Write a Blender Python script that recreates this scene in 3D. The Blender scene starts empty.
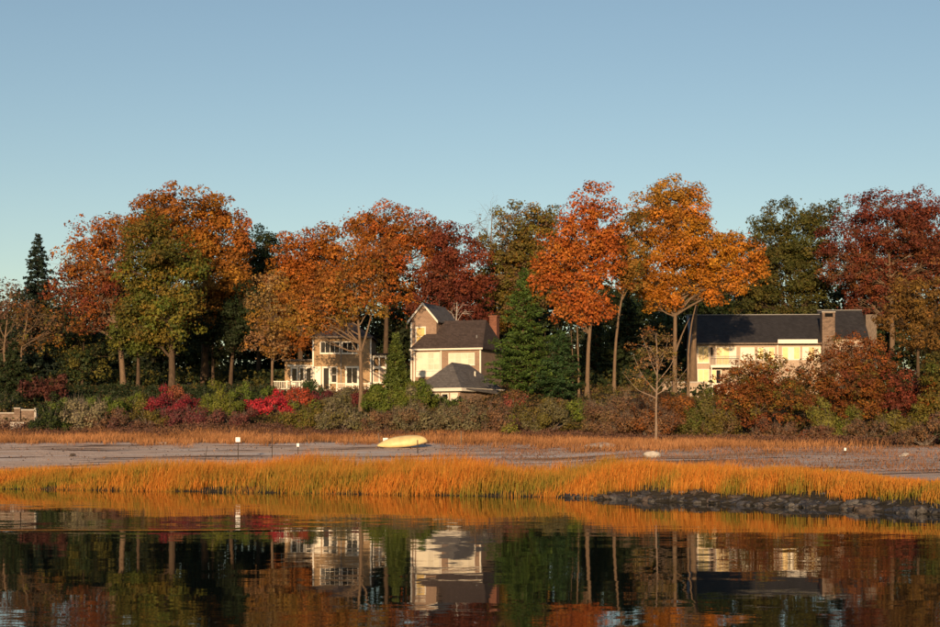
import bpy, math, random
import numpy as np
from mathutils import Vector
random.seed(7)
RNG = np.random.default_rng(11)
R = math.radians
SC = bpy.context.scene
COL = SC.collection

# ------------------------------------------------------------------ camera
F, CX, HY, CH = 1500.0, 470.0, 432.0, 3.0       # focal length in photo pixels, image centre, horizon row, eye height (m)
cam = bpy.data.cameras.new('camera'); camo = bpy.data.objects.new('camera', cam); COL.objects.link(camo)
cam.sensor_width = 36.0; cam.lens = F / 940 * 36.0
cam.shift_y = (HY - 313.5) / 940
cam.clip_start = 0.5; cam.clip_end = 6000
camo.location = (0, 0, CH); camo.rotation_euler = (R(90), 0, 0)
SC.camera = camo

# ------------------------------------------------------------------ sky, sun, exposure
SUN_AZ, SUN_EL = 7.0, 10.0                      # degrees left of straight behind the camera, elevation
w = bpy.data.worlds.new('World'); SC.world = w; w.use_nodes = True
wn = w.node_tree.nodes; wl = w.node_tree.links
sky = wn.new('ShaderNodeTexSky'); sky.sky_type = 'NISHITA'; sky.sun_disc = False
sky.sun_elevation = R(SUN_EL); sky.sun_rotation = R(180 + SUN_AZ)
sky.altitude = 0; sky.air_density = 1.0; sky.dust_density = 0.4; sky.ozone_density = 1.2
wl.new(sky.outputs[0], wn['Background'].inputs[0]); wn['Background'].inputs[1].default_value = 0.094
sun = bpy.data.lights.new('sun', 'SUN'); suno = bpy.data.objects.new('sun', sun); COL.objects.link(suno)
sun.energy = 4.7; sun.angle = R(0.6); sun.color = (1.0, 0.69, 0.40)
suno.location = (-40, -80, 60)
sd = Vector((math.sin(R(SUN_AZ)) * math.cos(R(SUN_EL)), math.cos(R(SUN_AZ)) * math.cos(R(SUN_EL)), -math.sin(R(SUN_EL))))
suno.rotation_euler = sd.to_track_quat('-Z', 'Y').to_euler()
SC.view_settings.view_transform = 'Standard'; SC.view_settings.look = 'None'
SC.view_settings.exposure = 0.35; SC.view_settings.gamma = 1.0; SC.view_settings.use_curve_mapping = False
SC.cycles.max_bounces = 6; SC.cycles.diffuse_bounces = 2; SC.cycles.glossy_bounces = 3; SC.cycles.transmission_bounces = 3
SC.cycles.use_denoising = True

# ------------------------------------------------------------------ helpers
def PX(px, py, D):                               # a point at distance D seen at photo pixel (px, py)
    return np.array([(px - CX) * D / F, D, CH + (HY - py) * D / F])

def tag(o, label=None, cat=None, group=None, kind=None):
    if label: o['label'] = label
    if cat: o['category'] = cat
    if group: o['group'] = group
    if kind: o['kind'] = kind
    return o

def empty(name, loc, rz=0.0):
    o = bpy.data.objects.new(name, None); COL.objects.link(o)
    o.location = loc; o.rotation_euler = (0, 0, rz); o.empty_display_size = 0.3
    return o

def link(name, me, mat=None, parent=None):
    o = bpy.data.objects.new(name, me); COL.objects.link(o)
    if mat is not None and not me.materials: me.materials.append(mat)
    if parent is not None: o.parent = parent
    return o

def mesh_np(name, V, faces_n, idx, cols=None, smooth=False, pcols=None):
    """V (n,3), faces all with faces_n corners, idx flat corner indices; cols per face, pcols per point"""
    me = bpy.data.meshes.new(name)
    V = np.ascontiguousarray(V, dtype=np.float32); idx = np.ascontiguousarray(idx, dtype=np.int32).ravel()
    nf = len(idx) // faces_n
    me.vertices.add(len(V)); me.vertices.foreach_set('co', V.ravel())
    me.loops.add(len(idx)); me.loops.foreach_set('vertex_index', idx)
    me.polygons.add(nf)
    me.polygons.foreach_set('loop_start', np.arange(0, nf * faces_n, faces_n, dtype=np.int32))
    if cols is not None:
        a = me.attributes.new('tint', 'FLOAT_COLOR', 'FACE')
        a.data.foreach_set('color', np.c_[cols, np.ones(len(cols))].astype(np.float32).ravel())
    if pcols is not None:
        a = me.attributes.new('tint', 'FLOAT_COLOR', 'POINT')
        a.data.foreach_set('color', np.c_[pcols, np.ones(len(pcols))].astype(np.float32).ravel())
    me.update(calc_edges=True); me.validate()
    if smooth: me.polygons.foreach_set('use_smooth', np.ones(nf, dtype=bool))
    return me

def pydata(name, V, Fs, mat=None, parent=None):
    me = bpy.data.meshes.new(name); me.from_pydata([tuple(map(float, v)) for v in V], [], Fs); me.update()
    return link(name, me, mat, parent)

BF = [(0, 3, 2, 1), (4, 5, 6, 7), (0, 1, 5, 4), (1, 2, 6, 5), (2, 3, 7, 6), (3, 0, 4, 7)]
def box(name, parent, mat, x0, x1, y0, y1, z0, z1):
    V = [(x0, y0, z0), (x1, y0, z0), (x1, y1, z0), (x0, y1, z0), (x0, y0, z1), (x1, y0, z1), (x1, y1, z1), (x0, y1, z1)]
    return pydata(name, V, BF, mat, parent)
def boxes(name, parent, mat, L):
    V, Fs = [], []
    for (x0, x1, y0, y1, z0, z1) in L:
        b = len(V)
        V += [(x0, y0, z0), (x1, y0, z0), (x1, y1, z0), (x0, y1, z0), (x0, y0, z1), (x1, y0, z1), (x1, y1, z1), (x0, y1, z1)]
        Fs += [tuple(b + i for i in f) for f in BF]
    return pydata(name, V, Fs, mat, parent)

# ------------------------------------------------------------------ materials
def M(name, col, rough=0.8, spec=0.3, noise=None, amount=0.35, scale=4.0, bump=0.0, bscale=30.0, stretch=(1, 1, 1), metal=0.0):
    m = bpy.data.materials.new(name); m.use_nodes = True
    n = m.node_tree.nodes; l = m.node_tree.links; b = n['Principled BSDF']
    b.inputs['Roughness'].default_value = rough; b.inputs['Specular IOR Level'].default_value = spec; b.inputs['Metallic'].default_value = metal
    tc = n.new('ShaderNodeTexCoord'); mp = n.new('ShaderNodeMapping'); mp.inputs['Scale'].default_value = stretch
    l.new(tc.outputs['Object'], mp.inputs[0])
    nz = n.new('ShaderNodeTexNoise'); nz.inputs['Scale'].default_value = scale; nz.inputs['Detail'].default_value = 6
    l.new(mp.outputs[0], nz.inputs['Vector'])
    cr = n.new('ShaderNodeValToRGB'); l.new(nz.outputs['Fac'], cr.inputs[0])
    c2 = noise if noise else tuple(c * (1 - amount) for c in col)
    cr.color_ramp.elements[0].position = 0.35; cr.color_ramp.elements[0].color = (*c2, 1)
    cr.color_ramp.elements[1].position = 0.65; cr.color_ramp.elements[1].color = (*col, 1)
    l.new(cr.outputs[0], b.inputs['Base Color'])
    if bump:
        n2 = n.new('ShaderNodeTexNoise'); n2.inputs['Scale'].default_value = bscale; n2.inputs['Detail'].default_value = 5
        l.new(mp.outputs[0], n2.inputs['Vector'])
        bp = n.new('ShaderNodeBump'); bp.inputs['Strength'].default_value = bump; bp.inputs['Distance'].default_value = 0.05
        l.new(n2.outputs['Fac'], bp.inputs['Height']); l.new(bp.outputs[0], b.inputs['Normal'])
    return m

def course_mat(name, col, step=0.13, vary=0.3, rough=0.85, jw=0.22):
    """shingle courses: colour varies shingle by shingle, each course stands proud of the one above"""
    m = bpy.data.materials.new(name); m.use_nodes = True
    n = m.node_tree.nodes; l = m.node_tree.links; b = n['Principled BSDF']
    b.inputs['Roughness'].default_value = rough; b.inputs['Specular IOR Level'].default_value = 0.25
    tc = n.new('ShaderNodeTexCoord'); br = n.new('ShaderNodeTexBrick')
    sp = n.new('ShaderNodeSeparateXYZ'); l.new(tc.outputs['Object'], sp.inputs[0])
    ad = n.new('ShaderNodeMath'); ad.operation = 'ADD'; l.new(sp.outputs[0], ad.inputs[0]); l.new(sp.outputs[1], ad.inputs[1])
    cb = n.new('ShaderNodeCombineXYZ'); l.new(ad.outputs[0], cb.inputs[0]); l.new(sp.outputs[2], cb.inputs[1])
    l.new(cb.outputs[0], br.inputs['Vector'])
    br.inputs['Scale'].default_value = 1.0; br.inputs['Brick Width'].default_value = jw; br.inputs['Row Height'].default_value = step
    br.inputs['Mortar Size'].default_value = 0.008; br.inputs['Mortar Smooth'].default_value = 0.3
    br.inputs['Color1'].default_value = (*col, 1); br.inputs['Color2'].default_value = (*[c * (1 - vary) for c in col], 1)
    br.inputs['Mortar'].default_value = (*[c * 0.45 for c in col], 1)
    nz = n.new('ShaderNodeTexNoise'); nz.inputs['Scale'].default_value = 1.3; nz.inputs['Detail'].default_value = 5; l.new(tc.outputs['Object'], nz.inputs['Vector'])
    mx = n.new('ShaderNodeMixRGB'); mx.blend_type = 'MULTIPLY'; mx.inputs[0].default_value = 0.6
    cr = n.new('ShaderNodeValToRGB'); l.new(nz.outputs['Fac'], cr.inputs[0])
    cr.color_ramp.elements[0].position = 0.3; cr.color_ramp.elements[0].color = (0.62, 0.6, 0.58, 1); cr.color_ramp.elements[1].position = 0.7
    l.new(br.outputs['Color'], mx.inputs[1]); l.new(cr.outputs[0], mx.inputs[2]); l.new(mx.outputs[0], b.inputs['Base Color'])
    bp = n.new('ShaderNodeBump'); bp.inputs['Strength'].default_value = 0.6; bp.inputs['Distance'].default_value = 0.03; bp.invert = True
    l.new(br.outputs['Fac'], bp.inputs['Height']); l.new(bp.outputs[0], b.inputs['Normal'])
    return m

def leaf_mat(name, trans=0.25, rough=0.65, spec=0.25):
    m = bpy.data.materials.new(name); m.use_nodes = True
    n = m.node_tree.nodes; l = m.node_tree.links; b = n['Principled BSDF']; out = n['Material Output']
    at = n.new('ShaderNodeAttribute'); at.attribute_name = 'tint'
    b.inputs['Roughness'].default_value = rough; b.inputs['Specular IOR Level'].default_value = spec
    l.new(at.outputs['Color'], b.inputs['Base Color'])
    tr = n.new('ShaderNodeBsdfTranslucent'); l.new(at.outputs['Color'], tr.inputs[0])
    mx = n.new('ShaderNodeMixShader'); mx.inputs[0].default_value = trans
    l.new(b.outputs[0], mx.inputs[1]); l.new(tr.outputs[0], mx.inputs[2]); l.new(mx.outputs[0], out.inputs[0])
    return m

LEAF = leaf_mat('leaf'); NEEDLE = leaf_mat('needle', 0.1, 0.6); GRASS = leaf_mat('grass_blade', 0.3, 0.7, 0.15)
BARK = M('bark', (0.11, 0.075, 0.05), 0.9, 0.1, amount=0.5, scale=3, stretch=(4, 4, 0.6), bump=0.6, bscale=9)
BARKP = M('bark_pale', (0.19, 0.13, 0.085), 0.9, 0.1, amount=0.35, scale=3, stretch=(4, 4, 0.6), bump=0.5, bscale=9)
TWIG = M('twig_grey', (0.21, 0.17, 0.14), 0.9, 0.1, amount=0.35, scale=5)
SHINGLE = course_mat('cedar_shingle', (0.50, 0.33, 0.18), 0.13, 0.22)
STUCCO = M('pale_wall', (0.44, 0.335, 0.25), 0.85, 0.2, amount=0.1, scale=2.5, bump=0.15, bscale=40)
ROOFB = course_mat('brown_roof_shingle', (0.095, 0.07, 0.062), 0.16, 0.35, 0.8, 0.3)
ROOFG = course_mat('grey_roof_shingle', (0.15, 0.14, 0.14), 0.16, 0.3, 0.8, 0.3)
ROOFD = course_mat('dark_roof_shingle', (0.045, 0.042, 0.045), 0.16, 0.35, 0.75, 0.3)
WHITE = M('white_paint', (0.74, 0.68, 0.58), 0.55, 0.4, amount=0.08, scale=3)
CREAM = M('cream_blind', (0.80, 0.72, 0.56), 0.4, 0.4, amount=0.12, scale=2)
YGLARE = M('yellow_glare_pane', (0.85, 0.60, 0.22), 0.35, 0.5, amount=0.2, scale=2)  # sunrise reflection in the window panes, painted in as yellow
GLASS = M('dark_window_glass', (0.012, 0.012, 0.014), 0.12, 0.10, amount=0.4, scale=1.5)
LEAD = M('grey_metal', (0.16, 0.16, 0.165), 0.5, 0.5, amount=0.2, scale=6)
BRICK = course_mat('chimney_brick', (0.30, 0.13, 0.085), 0.08, 0.35, 0.9, 0.22)
DARK = M('dark_opening', (0.01, 0.009, 0.008), 0.9, 0.1, amount=0.3)
WOOD = M('weathered_wood', (0.20, 0.155, 0.12), 0.9, 0.15, amount=0.4, scale=4, stretch=(3, 3, 0.6), bump=0.4)
DWOOD = M('dark_post_wood', (0.07, 0.055, 0.045), 0.9, 0.15, amount=0.4, scale=4)
STONE = course_mat('garden_stone', (0.27, 0.19, 0.14), 0.16, 0.45, 0.9, 0.34)
PALEST = M('pale_stone', (0.46, 0.42, 0.37), 0.85, 0.2, amount=0.25, scale=3, bump=0.4, bscale=14)
ROCK = M('wet_rock', (0.058, 0.053, 0.049), 0.5, 0.5, noise=(0.022, 0.02, 0.02), scale=5, bump=0.8, bscale=14)
def vary_object(m, lo, hi):
    n = m.node_tree.nodes; l = m.node_tree.links; b = n['Principled BSDF']; src = b.inputs['Base Color'].links[0].from_socket
    oi = n.new('ShaderNodeObjectInfo'); mr = n.new('ShaderNodeMapRange'); mr.inputs[3].default_value = lo; mr.inputs[4].default_value = hi
    l.new(oi.outputs['Random'], mr.inputs[0]); mx = n.new('ShaderNodeMixRGB'); mx.blend_type = 'MULTIPLY'; mx.inputs[0].default_value = 1
    l.new(src, mx.inputs[1]); l.new(mr.outputs[0], mx.inputs[2]); l.new(mx.outputs[0], b.inputs['Base Color'])
vary_object(ROCK, 0.55, 2.1); vary_object(CREAM, 0.78, 1.04); vary_object(YGLARE, 0.72, 1.04)
ROCKB = M('brown_rock', (0.10, 0.075, 0.06), 0.75, 0.3, amount=0.5, scale=4, bump=0.8, bscale=10)
YELLOW = M('yellow_hull_paint', (0.74, 0.57, 0.27), 0.5, 0.35, amount=0.22, scale=2.2)
SIGNW = M('sign_white', (0.80, 0.78, 0.76), 0.5, 0.3, amount=0.05)

# ------------------------------------------------------------------ terrain
pxk = [-400, 0, 200, 400, 560, 650, 760, 850, 940, 1300]
S_k = [82, 79.0, 75.5, 71.5, 69, 65, 61, 58, 54, 46]       # waterline distance
B_k = [118, 117, 116, 116, 112, 106, 101, 100, 99, 98]    # back of the beach
def pxof(X, Y): return CX + F * X / np.maximum(Y, 20)
def Sline(X, Y): return np.interp(pxof(X, Y), pxk, S_k)
def Bline(X, Y): return np.interp(pxof(X, Y), pxk, B_k)
def smooth_noise(X, Y, s, seed):
    r = np.random.default_rng(seed); o = 0
    for k in range(6):
        a = r.uniform(0, 6.28); f = s * r.uniform(0.6, 1.8); p = r.uniform(0, 6.28)
        o = o + np.sin((X * np.cos(a) + Y * np.sin(a)) * f + p)
    return o / 6
def ground_z(X, Y):
    X = np.asarray(X, float); Y = np.asarray(Y, float)
    S, B = Sline(X, Y), Bline(X, Y)
    px = pxof(X, Y)
    rise = np.interp(px, [560, 640], [0.0, 0.38])           # the stone bank lifts the edge on the right
    z = np.where(Y < S, -2.6 * np.clip((S - Y) / 45, 0, 1) ** 0.8, 0)
    t = np.clip((Y - S) / 14, 0, 1)
    z1 = 0.15 + 0.35 * t + rise * np.clip((Y - S) / 2.6, 0, 1)
    zS = 0.5 + rise
    t2 = np.clip((Y - S - 14) / np.maximum(B - S - 14, 1), 0, 1)
    z2 = zS + (np.interp(px, [500, 800], [2.15, 2.0]) - zS) * t2
    zf = np.where(Y < S, z, np.where(Y < S + 14, z1, z2))
    zf = np.where((Y >= S) & (Y < S + 0.8), zf * (Y - S) / 0.8, zf)
    d = Y - B; d = np.where(d > 0, np.where(px > 500, np.minimum(d * 0.25, 10) + np.maximum(d - np.interp(px, [500, 720], [4, 20]), 0) * 1.0, d), d)
    up = np.interp(d, [0, 10, 25, 42, 55, 80, 260, 1500], [0, 0.45, 2.6, 5.1, 5.7, 7.0, 9.5, 14])
    zf = zf + np.where(d > 0, up, 0)
    zf = zf - 1.5 * np.clip((px - 640) / 45, 0, 1) * np.clip((Y - 135) / 22, 0, 1) * np.clip((230 - Y) / 25, 0, 1)
    zf = zf + np.where(Y > S + 12, 0.05 * smooth_noise(X, Y, 0.6, 3) + np.where(d > 5, 0.2 * smooth_noise(X, Y, 0.12, 4), 0), 0)
    return zf

def ground_mat():
    m = bpy.data.materials.new('shore_ground'); m.use_nodes = True
    n = m.node_tree.nodes; l = m.node_tree.links; b = n['Principled BSDF']
    b.inputs['Roughness'].default_value = 0.95; b.inputs['Specular IOR Level'].default_value = 0.094
    tc = n.new('ShaderNodeTexCoord')
    def noise(scale, stretch, detail=6):
        mp = n.new('ShaderNodeMapping'); mp.inputs['Scale'].default_value = stretch; l.new(tc.outputs['Object'], mp.inputs[0])
        z = n.new('ShaderNodeTexNoise'); z.inputs['Scale'].default_value = scale; z.inputs['Detail'].default_value = detail; z.inputs['Roughness'].default_value = 0.65
        l.new(mp.outputs[0], z.inputs['Vector']); return z.outputs['Fac']
    def ramp(src, p0, c0, p1, c1):
        r = n.new('ShaderNodeValToRGB'); l.new(src, r.inputs[0]); e = r.color_ramp.elements
        e[0].position = p0; e[0].color = (*c0, 1); e[1].position = p1; e[1].color = (*c1, 1); return r.outputs[0]
    def mix(f, a, bb, mode='MIX'):
        x = n.new('ShaderNodeMixRGB'); x.blend_type = mode
        if isinstance(f, float): x.inputs[0].default_value = f
        else: l.new(f, x.inputs[0])
        l.new(a, x.inputs[1]); l.new(bb, x.inputs[2]); return x.outputs[0]
    at = n.new('ShaderNodeAttribute'); at.attribute_name = 'zone'
    sp = n.new('ShaderNodeSeparateColor'); l.new(at.outputs['Color'], sp.inputs[0])
    sand = ramp(noise(1.2, (0.5, 1.4, 1)), 0.3, (0.62, 0.46, 0.365), 0.7, (0.77, 0.59, 0.475))
    peb = ramp(noise(14, (1, 1, 1), 3), 0.40, (0.7, 0.67, 0.65), 0.62, (1, 1, 1))
    sand = mix(0.75, sand, peb, 'MULTIPLY')
    wr = ramp(noise(0.55, (0.16, 1.5, 1)), 0.545, (0, 0, 0), 0.59, (1, 1, 1))
    wc = ramp(noise(5, (1, 1, 1)), 0.35, (0.06, 0.035, 0.025), 0.7, (0.20, 0.12, 0.08))
    sand = mix(wr, sand, wc)
    pl = ramp(noise(0.4, (0.12, 1.8, 1)), 0.53, (0, 0, 0), 0.59, (1, 1, 1))
    plc = ramp(noise(3, (1, 1, 1)), 0.3, (0.60, 0.52, 0.48), 0.7, (0.70, 0.62, 0.57))
    sand = mix(pl, sand, plc)
    dry = ramp(noise(2.5, (0.6, 1.2, 1)), 0.3, (0.13, 0.07, 0.035), 0.7, (0.30, 0.17, 0.08))
    soil = ramp(noise(0.8, (1, 1, 1)), 0.3, (0.025, 0.02, 0.012), 0.7, (0.07, 0.055, 0.025))
    mud = ramp(noise(1.5, (1, 1, 1)), 0.3, (0.035, 0.03, 0.022), 0.7, (0.08, 0.065, 0.045))
    c = mix(sp.outputs[0], mud, sand); c = mix(sp.outputs[1], c, dry); c = mix(sp.outputs[2], c, soil)
    l.new(c, b.inputs['Base Color'])
    bp = n.new('ShaderNodeBump'); bp.inputs['Strength'].default_value = 1.0; bp.inputs['Distance'].default_value = 0.22
    l.new(noise(3.5, (0.7, 1, 1), 8), bp.inputs['Height']); l.new(bp.outputs[0], b.inputs['Normal'])
    return m

xs = np.r_[-1500, -900, -500, -300, -200, -150, np.arange(-110, 110.1, 1.6), 150, 200, 300, 500, 900, 1500]
ys = np.r_[-300, 0, 15, np.r_[25:50:1.5], np.arange(50, 130, 0.5), np.arange(130, 240, 2.0), 260, 300, 400, 600, 1000, 2500]
GX, GY = np.meshgrid(xs, ys); GZ = ground_z(GX, GY)
nx, ny = len(xs), len(ys)
ii = (np.arange(ny - 1)[:, None] * nx + np.arange(nx - 1)[None]).ravel()
gi = np.c_[ii, ii + 1, ii + nx + 1, ii + nx]
gme = mesh_np('ground', np.c_[GX.ravel(), GY.ravel(), GZ.ravel()], 4, gi, smooth=True)
Sg, Bg = Sline(GX, GY), Bline(GX, GY); wob = 2.2 * smooth_noise(GX, GY, 0.5, 9)
ptc = pxof(GX, GY)
patch = np.clip((smooth_noise(GX, GY * 1.6, 0.55, 21) * 2.2 + 0.15), 0, 1) * np.clip((GY - Sg - 17) / 6, 0, 1) * np.interp(ptc, [430, 560, 720, 820], [0, .9, .8, .25])
zr = np.clip((GY - Sg - 9 + wob * 0.3) / 4, 0, 1)
zg = np.maximum(np.clip((GY - Bg + wob * 0.6) / 1.6, 0, 1), patch)
zb = np.clip((GY - Bg - 9 + wob) / 3, 0, 1)
za = gme.attributes.new('zone', 'FLOAT_COLOR', 'POINT')
za.data.foreach_set('color', np.c_[zr.ravel(), zg.ravel(), zb.ravel(), np.ones(nx * ny)].astype(np.float32).ravel())
tag(link('ground', gme, ground_mat()), kind='structure')

# ------------------------------------------------------------------ water
def water_mat():
    m = bpy.data.materials.new('calm_water'); m.use_nodes = True
    n = m.node_tree.nodes; l = m.node_tree.links; b = n['Principled BSDF']
    b.inputs['Base Color'].default_value = (0.006, 0.009, 0.008, 1); b.inputs['Roughness'].default_value = 0.02
    b.inputs['IOR'].default_value = 1.333; b.inputs['Specular IOR Level'].default_value = 0.36
    tc = n.new('ShaderNodeTexCoord')
    def nz(scale, stretch, detail=2.0):
        mp = n.new('ShaderNodeMapping'); mp.inputs['Scale'].default_value = stretch; l.new(tc.outputs['Object'], mp.inputs[0])
        z = n.new('ShaderNodeTexNoise'); z.inputs['Scale'].default_value = scale; z.inputs['Detail'].default_value = detail
        l.new(mp.outputs[0], z.inputs['Vector']); return z
    def vm(op, a, bb):
        v = n.new('ShaderNodeVectorMath'); v.operation = op
        for i, s in enumerate((a, bb)):
            if isinstance(s, tuple): v.inputs[i].default_value = s
            elif s is not None: l.new(s, v.inputs[i])
        return v.outputs[0]
    def slope(z, k): return vm('MULTIPLY', vm('SUBTRACT', z.outputs['Color'], (0.5, 0.5, 0.5)), k)
    big = slope(nz(0.35, (0.35, 1.0, 1), 1.0), (0.006, 0.013, 0))
    mid = slope(nz(1.6, (0.30, 1.0, 1), 2.0), (0.008, 0.020, 0))
    fine = slope(nz(7.0, (0.45, 1.0, 1), 2.0), (0.008, 0.016, 0))
    # cat's-paws: long patches where a breath of wind roughens the surface
    pz = nz(0.045, (0.30, 1.7, 1), 3.0)
    cr = n.new('ShaderNodeValToRGB'); l.new(pz.outputs['Fac'], cr.inputs[0])
    cr.color_ramp.elements[0].position = 0.46; cr.color_ramp.elements[0].color = (0.45, 0.45, 0.45, 1)
    cr.color_ramp.elements[1].position = 0.68; cr.color_ramp.elements[1].color = (2.2, 2.2, 2.2, 1)
    s = vm('ADD', big, vm('MULTIPLY', vm('ADD', mid, fine), cr.outputs[0]))
    geo = n.new('ShaderNodeNewGeometry')
    nn = vm('NORMALIZE', vm('ADD', geo.outputs['Normal'], s), None)
    l.new(nn, b.inputs['Normal'])
    return m
wx = np.r_[-1500, -600, -200, np.linspace(-60, 60, 151), 200, 600, 1500]
wy = np.r_[-2500, -500, -50, 10, np.arange(22, 40, 0.5), np.r_[40:43.5:0.4], np.arange(43.5, 49, 0.1), np.r_[49:56:0.4], np.arange(56, 81, 0.5)]
WX, WY = np.meshgrid(wx, wy)
yc = 46.0 + 0.02 * WX + 0.35 * np.sin(WX * 0.21 + 1) + 0.12 * np.sin(WX * 0.9)           # a long low boat wake running along the shore
env = np.interp(WX, [-60, -22, -10, -3, 14, 30], [0.9, 0.8, 0.45, 0.06, 0.05, 0.3]) * (0.75 + 0.25 * np.sin(WX * 1.3) * np.sin(WX * 0.37))
WZ = env * (0.030 * np.exp(-((WY - yc) / 0.42) ** 2) + 0.006 * np.exp(-((WY - yc - 1.2) / 0.35) ** 2) + 0.004 * np.exp(-((WY - yc + 1.5) / 0.5) ** 2))
nx, ny = len(wx), len(wy)
ii = (np.arange(ny - 1)[:, None] * nx + np.arange(nx - 1)[None]).ravel()
wme = mesh_np('water', np.c_[WX.ravel(), WY.ravel(), WZ.ravel()], 4, np.c_[ii, ii + 1, ii + nx + 1, ii + nx], smooth=True)
tag(link('water', wme, water_mat()), kind='structure')

# ------------------------------------------------------------------ plant geometry
def rand_unit(n):
    v = RNG.normal(size=(n, 3)); return v / np.linalg.norm(v, axis=1)[:, None]

def leaf_cards(C, Nrm, size, cols, aspect=0.62):
    n = len(C)
    up = rand_unit(n)
    u = np.cross(Nrm, up); u /= np.linalg.norm(u, axis=1)[:, None] + 1e-9
    v = np.cross(Nrm, u)
    s = size[:, None]
    fold = Nrm * s * 0.15
    P = np.stack([C - u * s * 0.5 - v * s * aspect * 0.42, C + u * s * 0.46 - v * s * aspect * 0.34, C + u * s * 0.08 + v * s * aspect * 0.9 + fold], 1)
    return P.reshape(-1, 3), cols

def tube(pts, radii, sides=6, V=None, I=None):
    pts = np.asarray(pts, float); n = len(pts)
    T = np.gradient(pts, axis=0); T /= np.linalg.norm(T, axis=1)[:, None] + 1e-9
    ref = np.array([1.0, 0.2, 0.1]); A = np.cross(T, ref); A /= np.linalg.norm(A, axis=1)[:, None] + 1e-9
    B = np.cross(T, A)
    base = sum(len(x) for x in V)
    an = np.arange(sides) * 2 * np.pi / sides
    ring = pts[:, None] + np.asarray(radii)[:, None, None] * (np.cos(an)[None, :, None] * A[:, None] + np.sin(an)[None, :, None] * B[:, None])
    V.append(ring.reshape(-1, 3))
    k = np.arange(sides); k2 = (k + 1) % sides
    for i in range(n - 1):
        I.append(np.c_[base + i * sides + k, base + i * sides + k2, base + (i + 1) * sides + k2, base + (i + 1) * sides + k])

def bend(a, b, seg=5, sag=0.12, lift=0.0):
    a = np.asarray(a, float); b = np.asarray(b, float); t = np.linspace(0, 1, seg + 1)[:, None]
    L = np.linalg.norm(b - a)
    off = RNG.normal(size=3) * L * sag; off[2] += lift * L
    j = RNG.normal(size=(seg + 1, 3)) * L * 0.018; j[0] = j[-1] = 0
    return a + (b - a) * t + off * (4 * t * (1 - t)) * 0.5 + j

def wood_mesh(name, V, I, mat, parent):
    me = mesh_np(name, np.concatenate(V), 4, np.concatenate(I), smooth=True)
    return link(name, me, mat, parent)

def pick_cols(pal, n):
    pal = np.array(pal, float); k = RNG.integers(0, len(pal), n); return pal[k]

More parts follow.
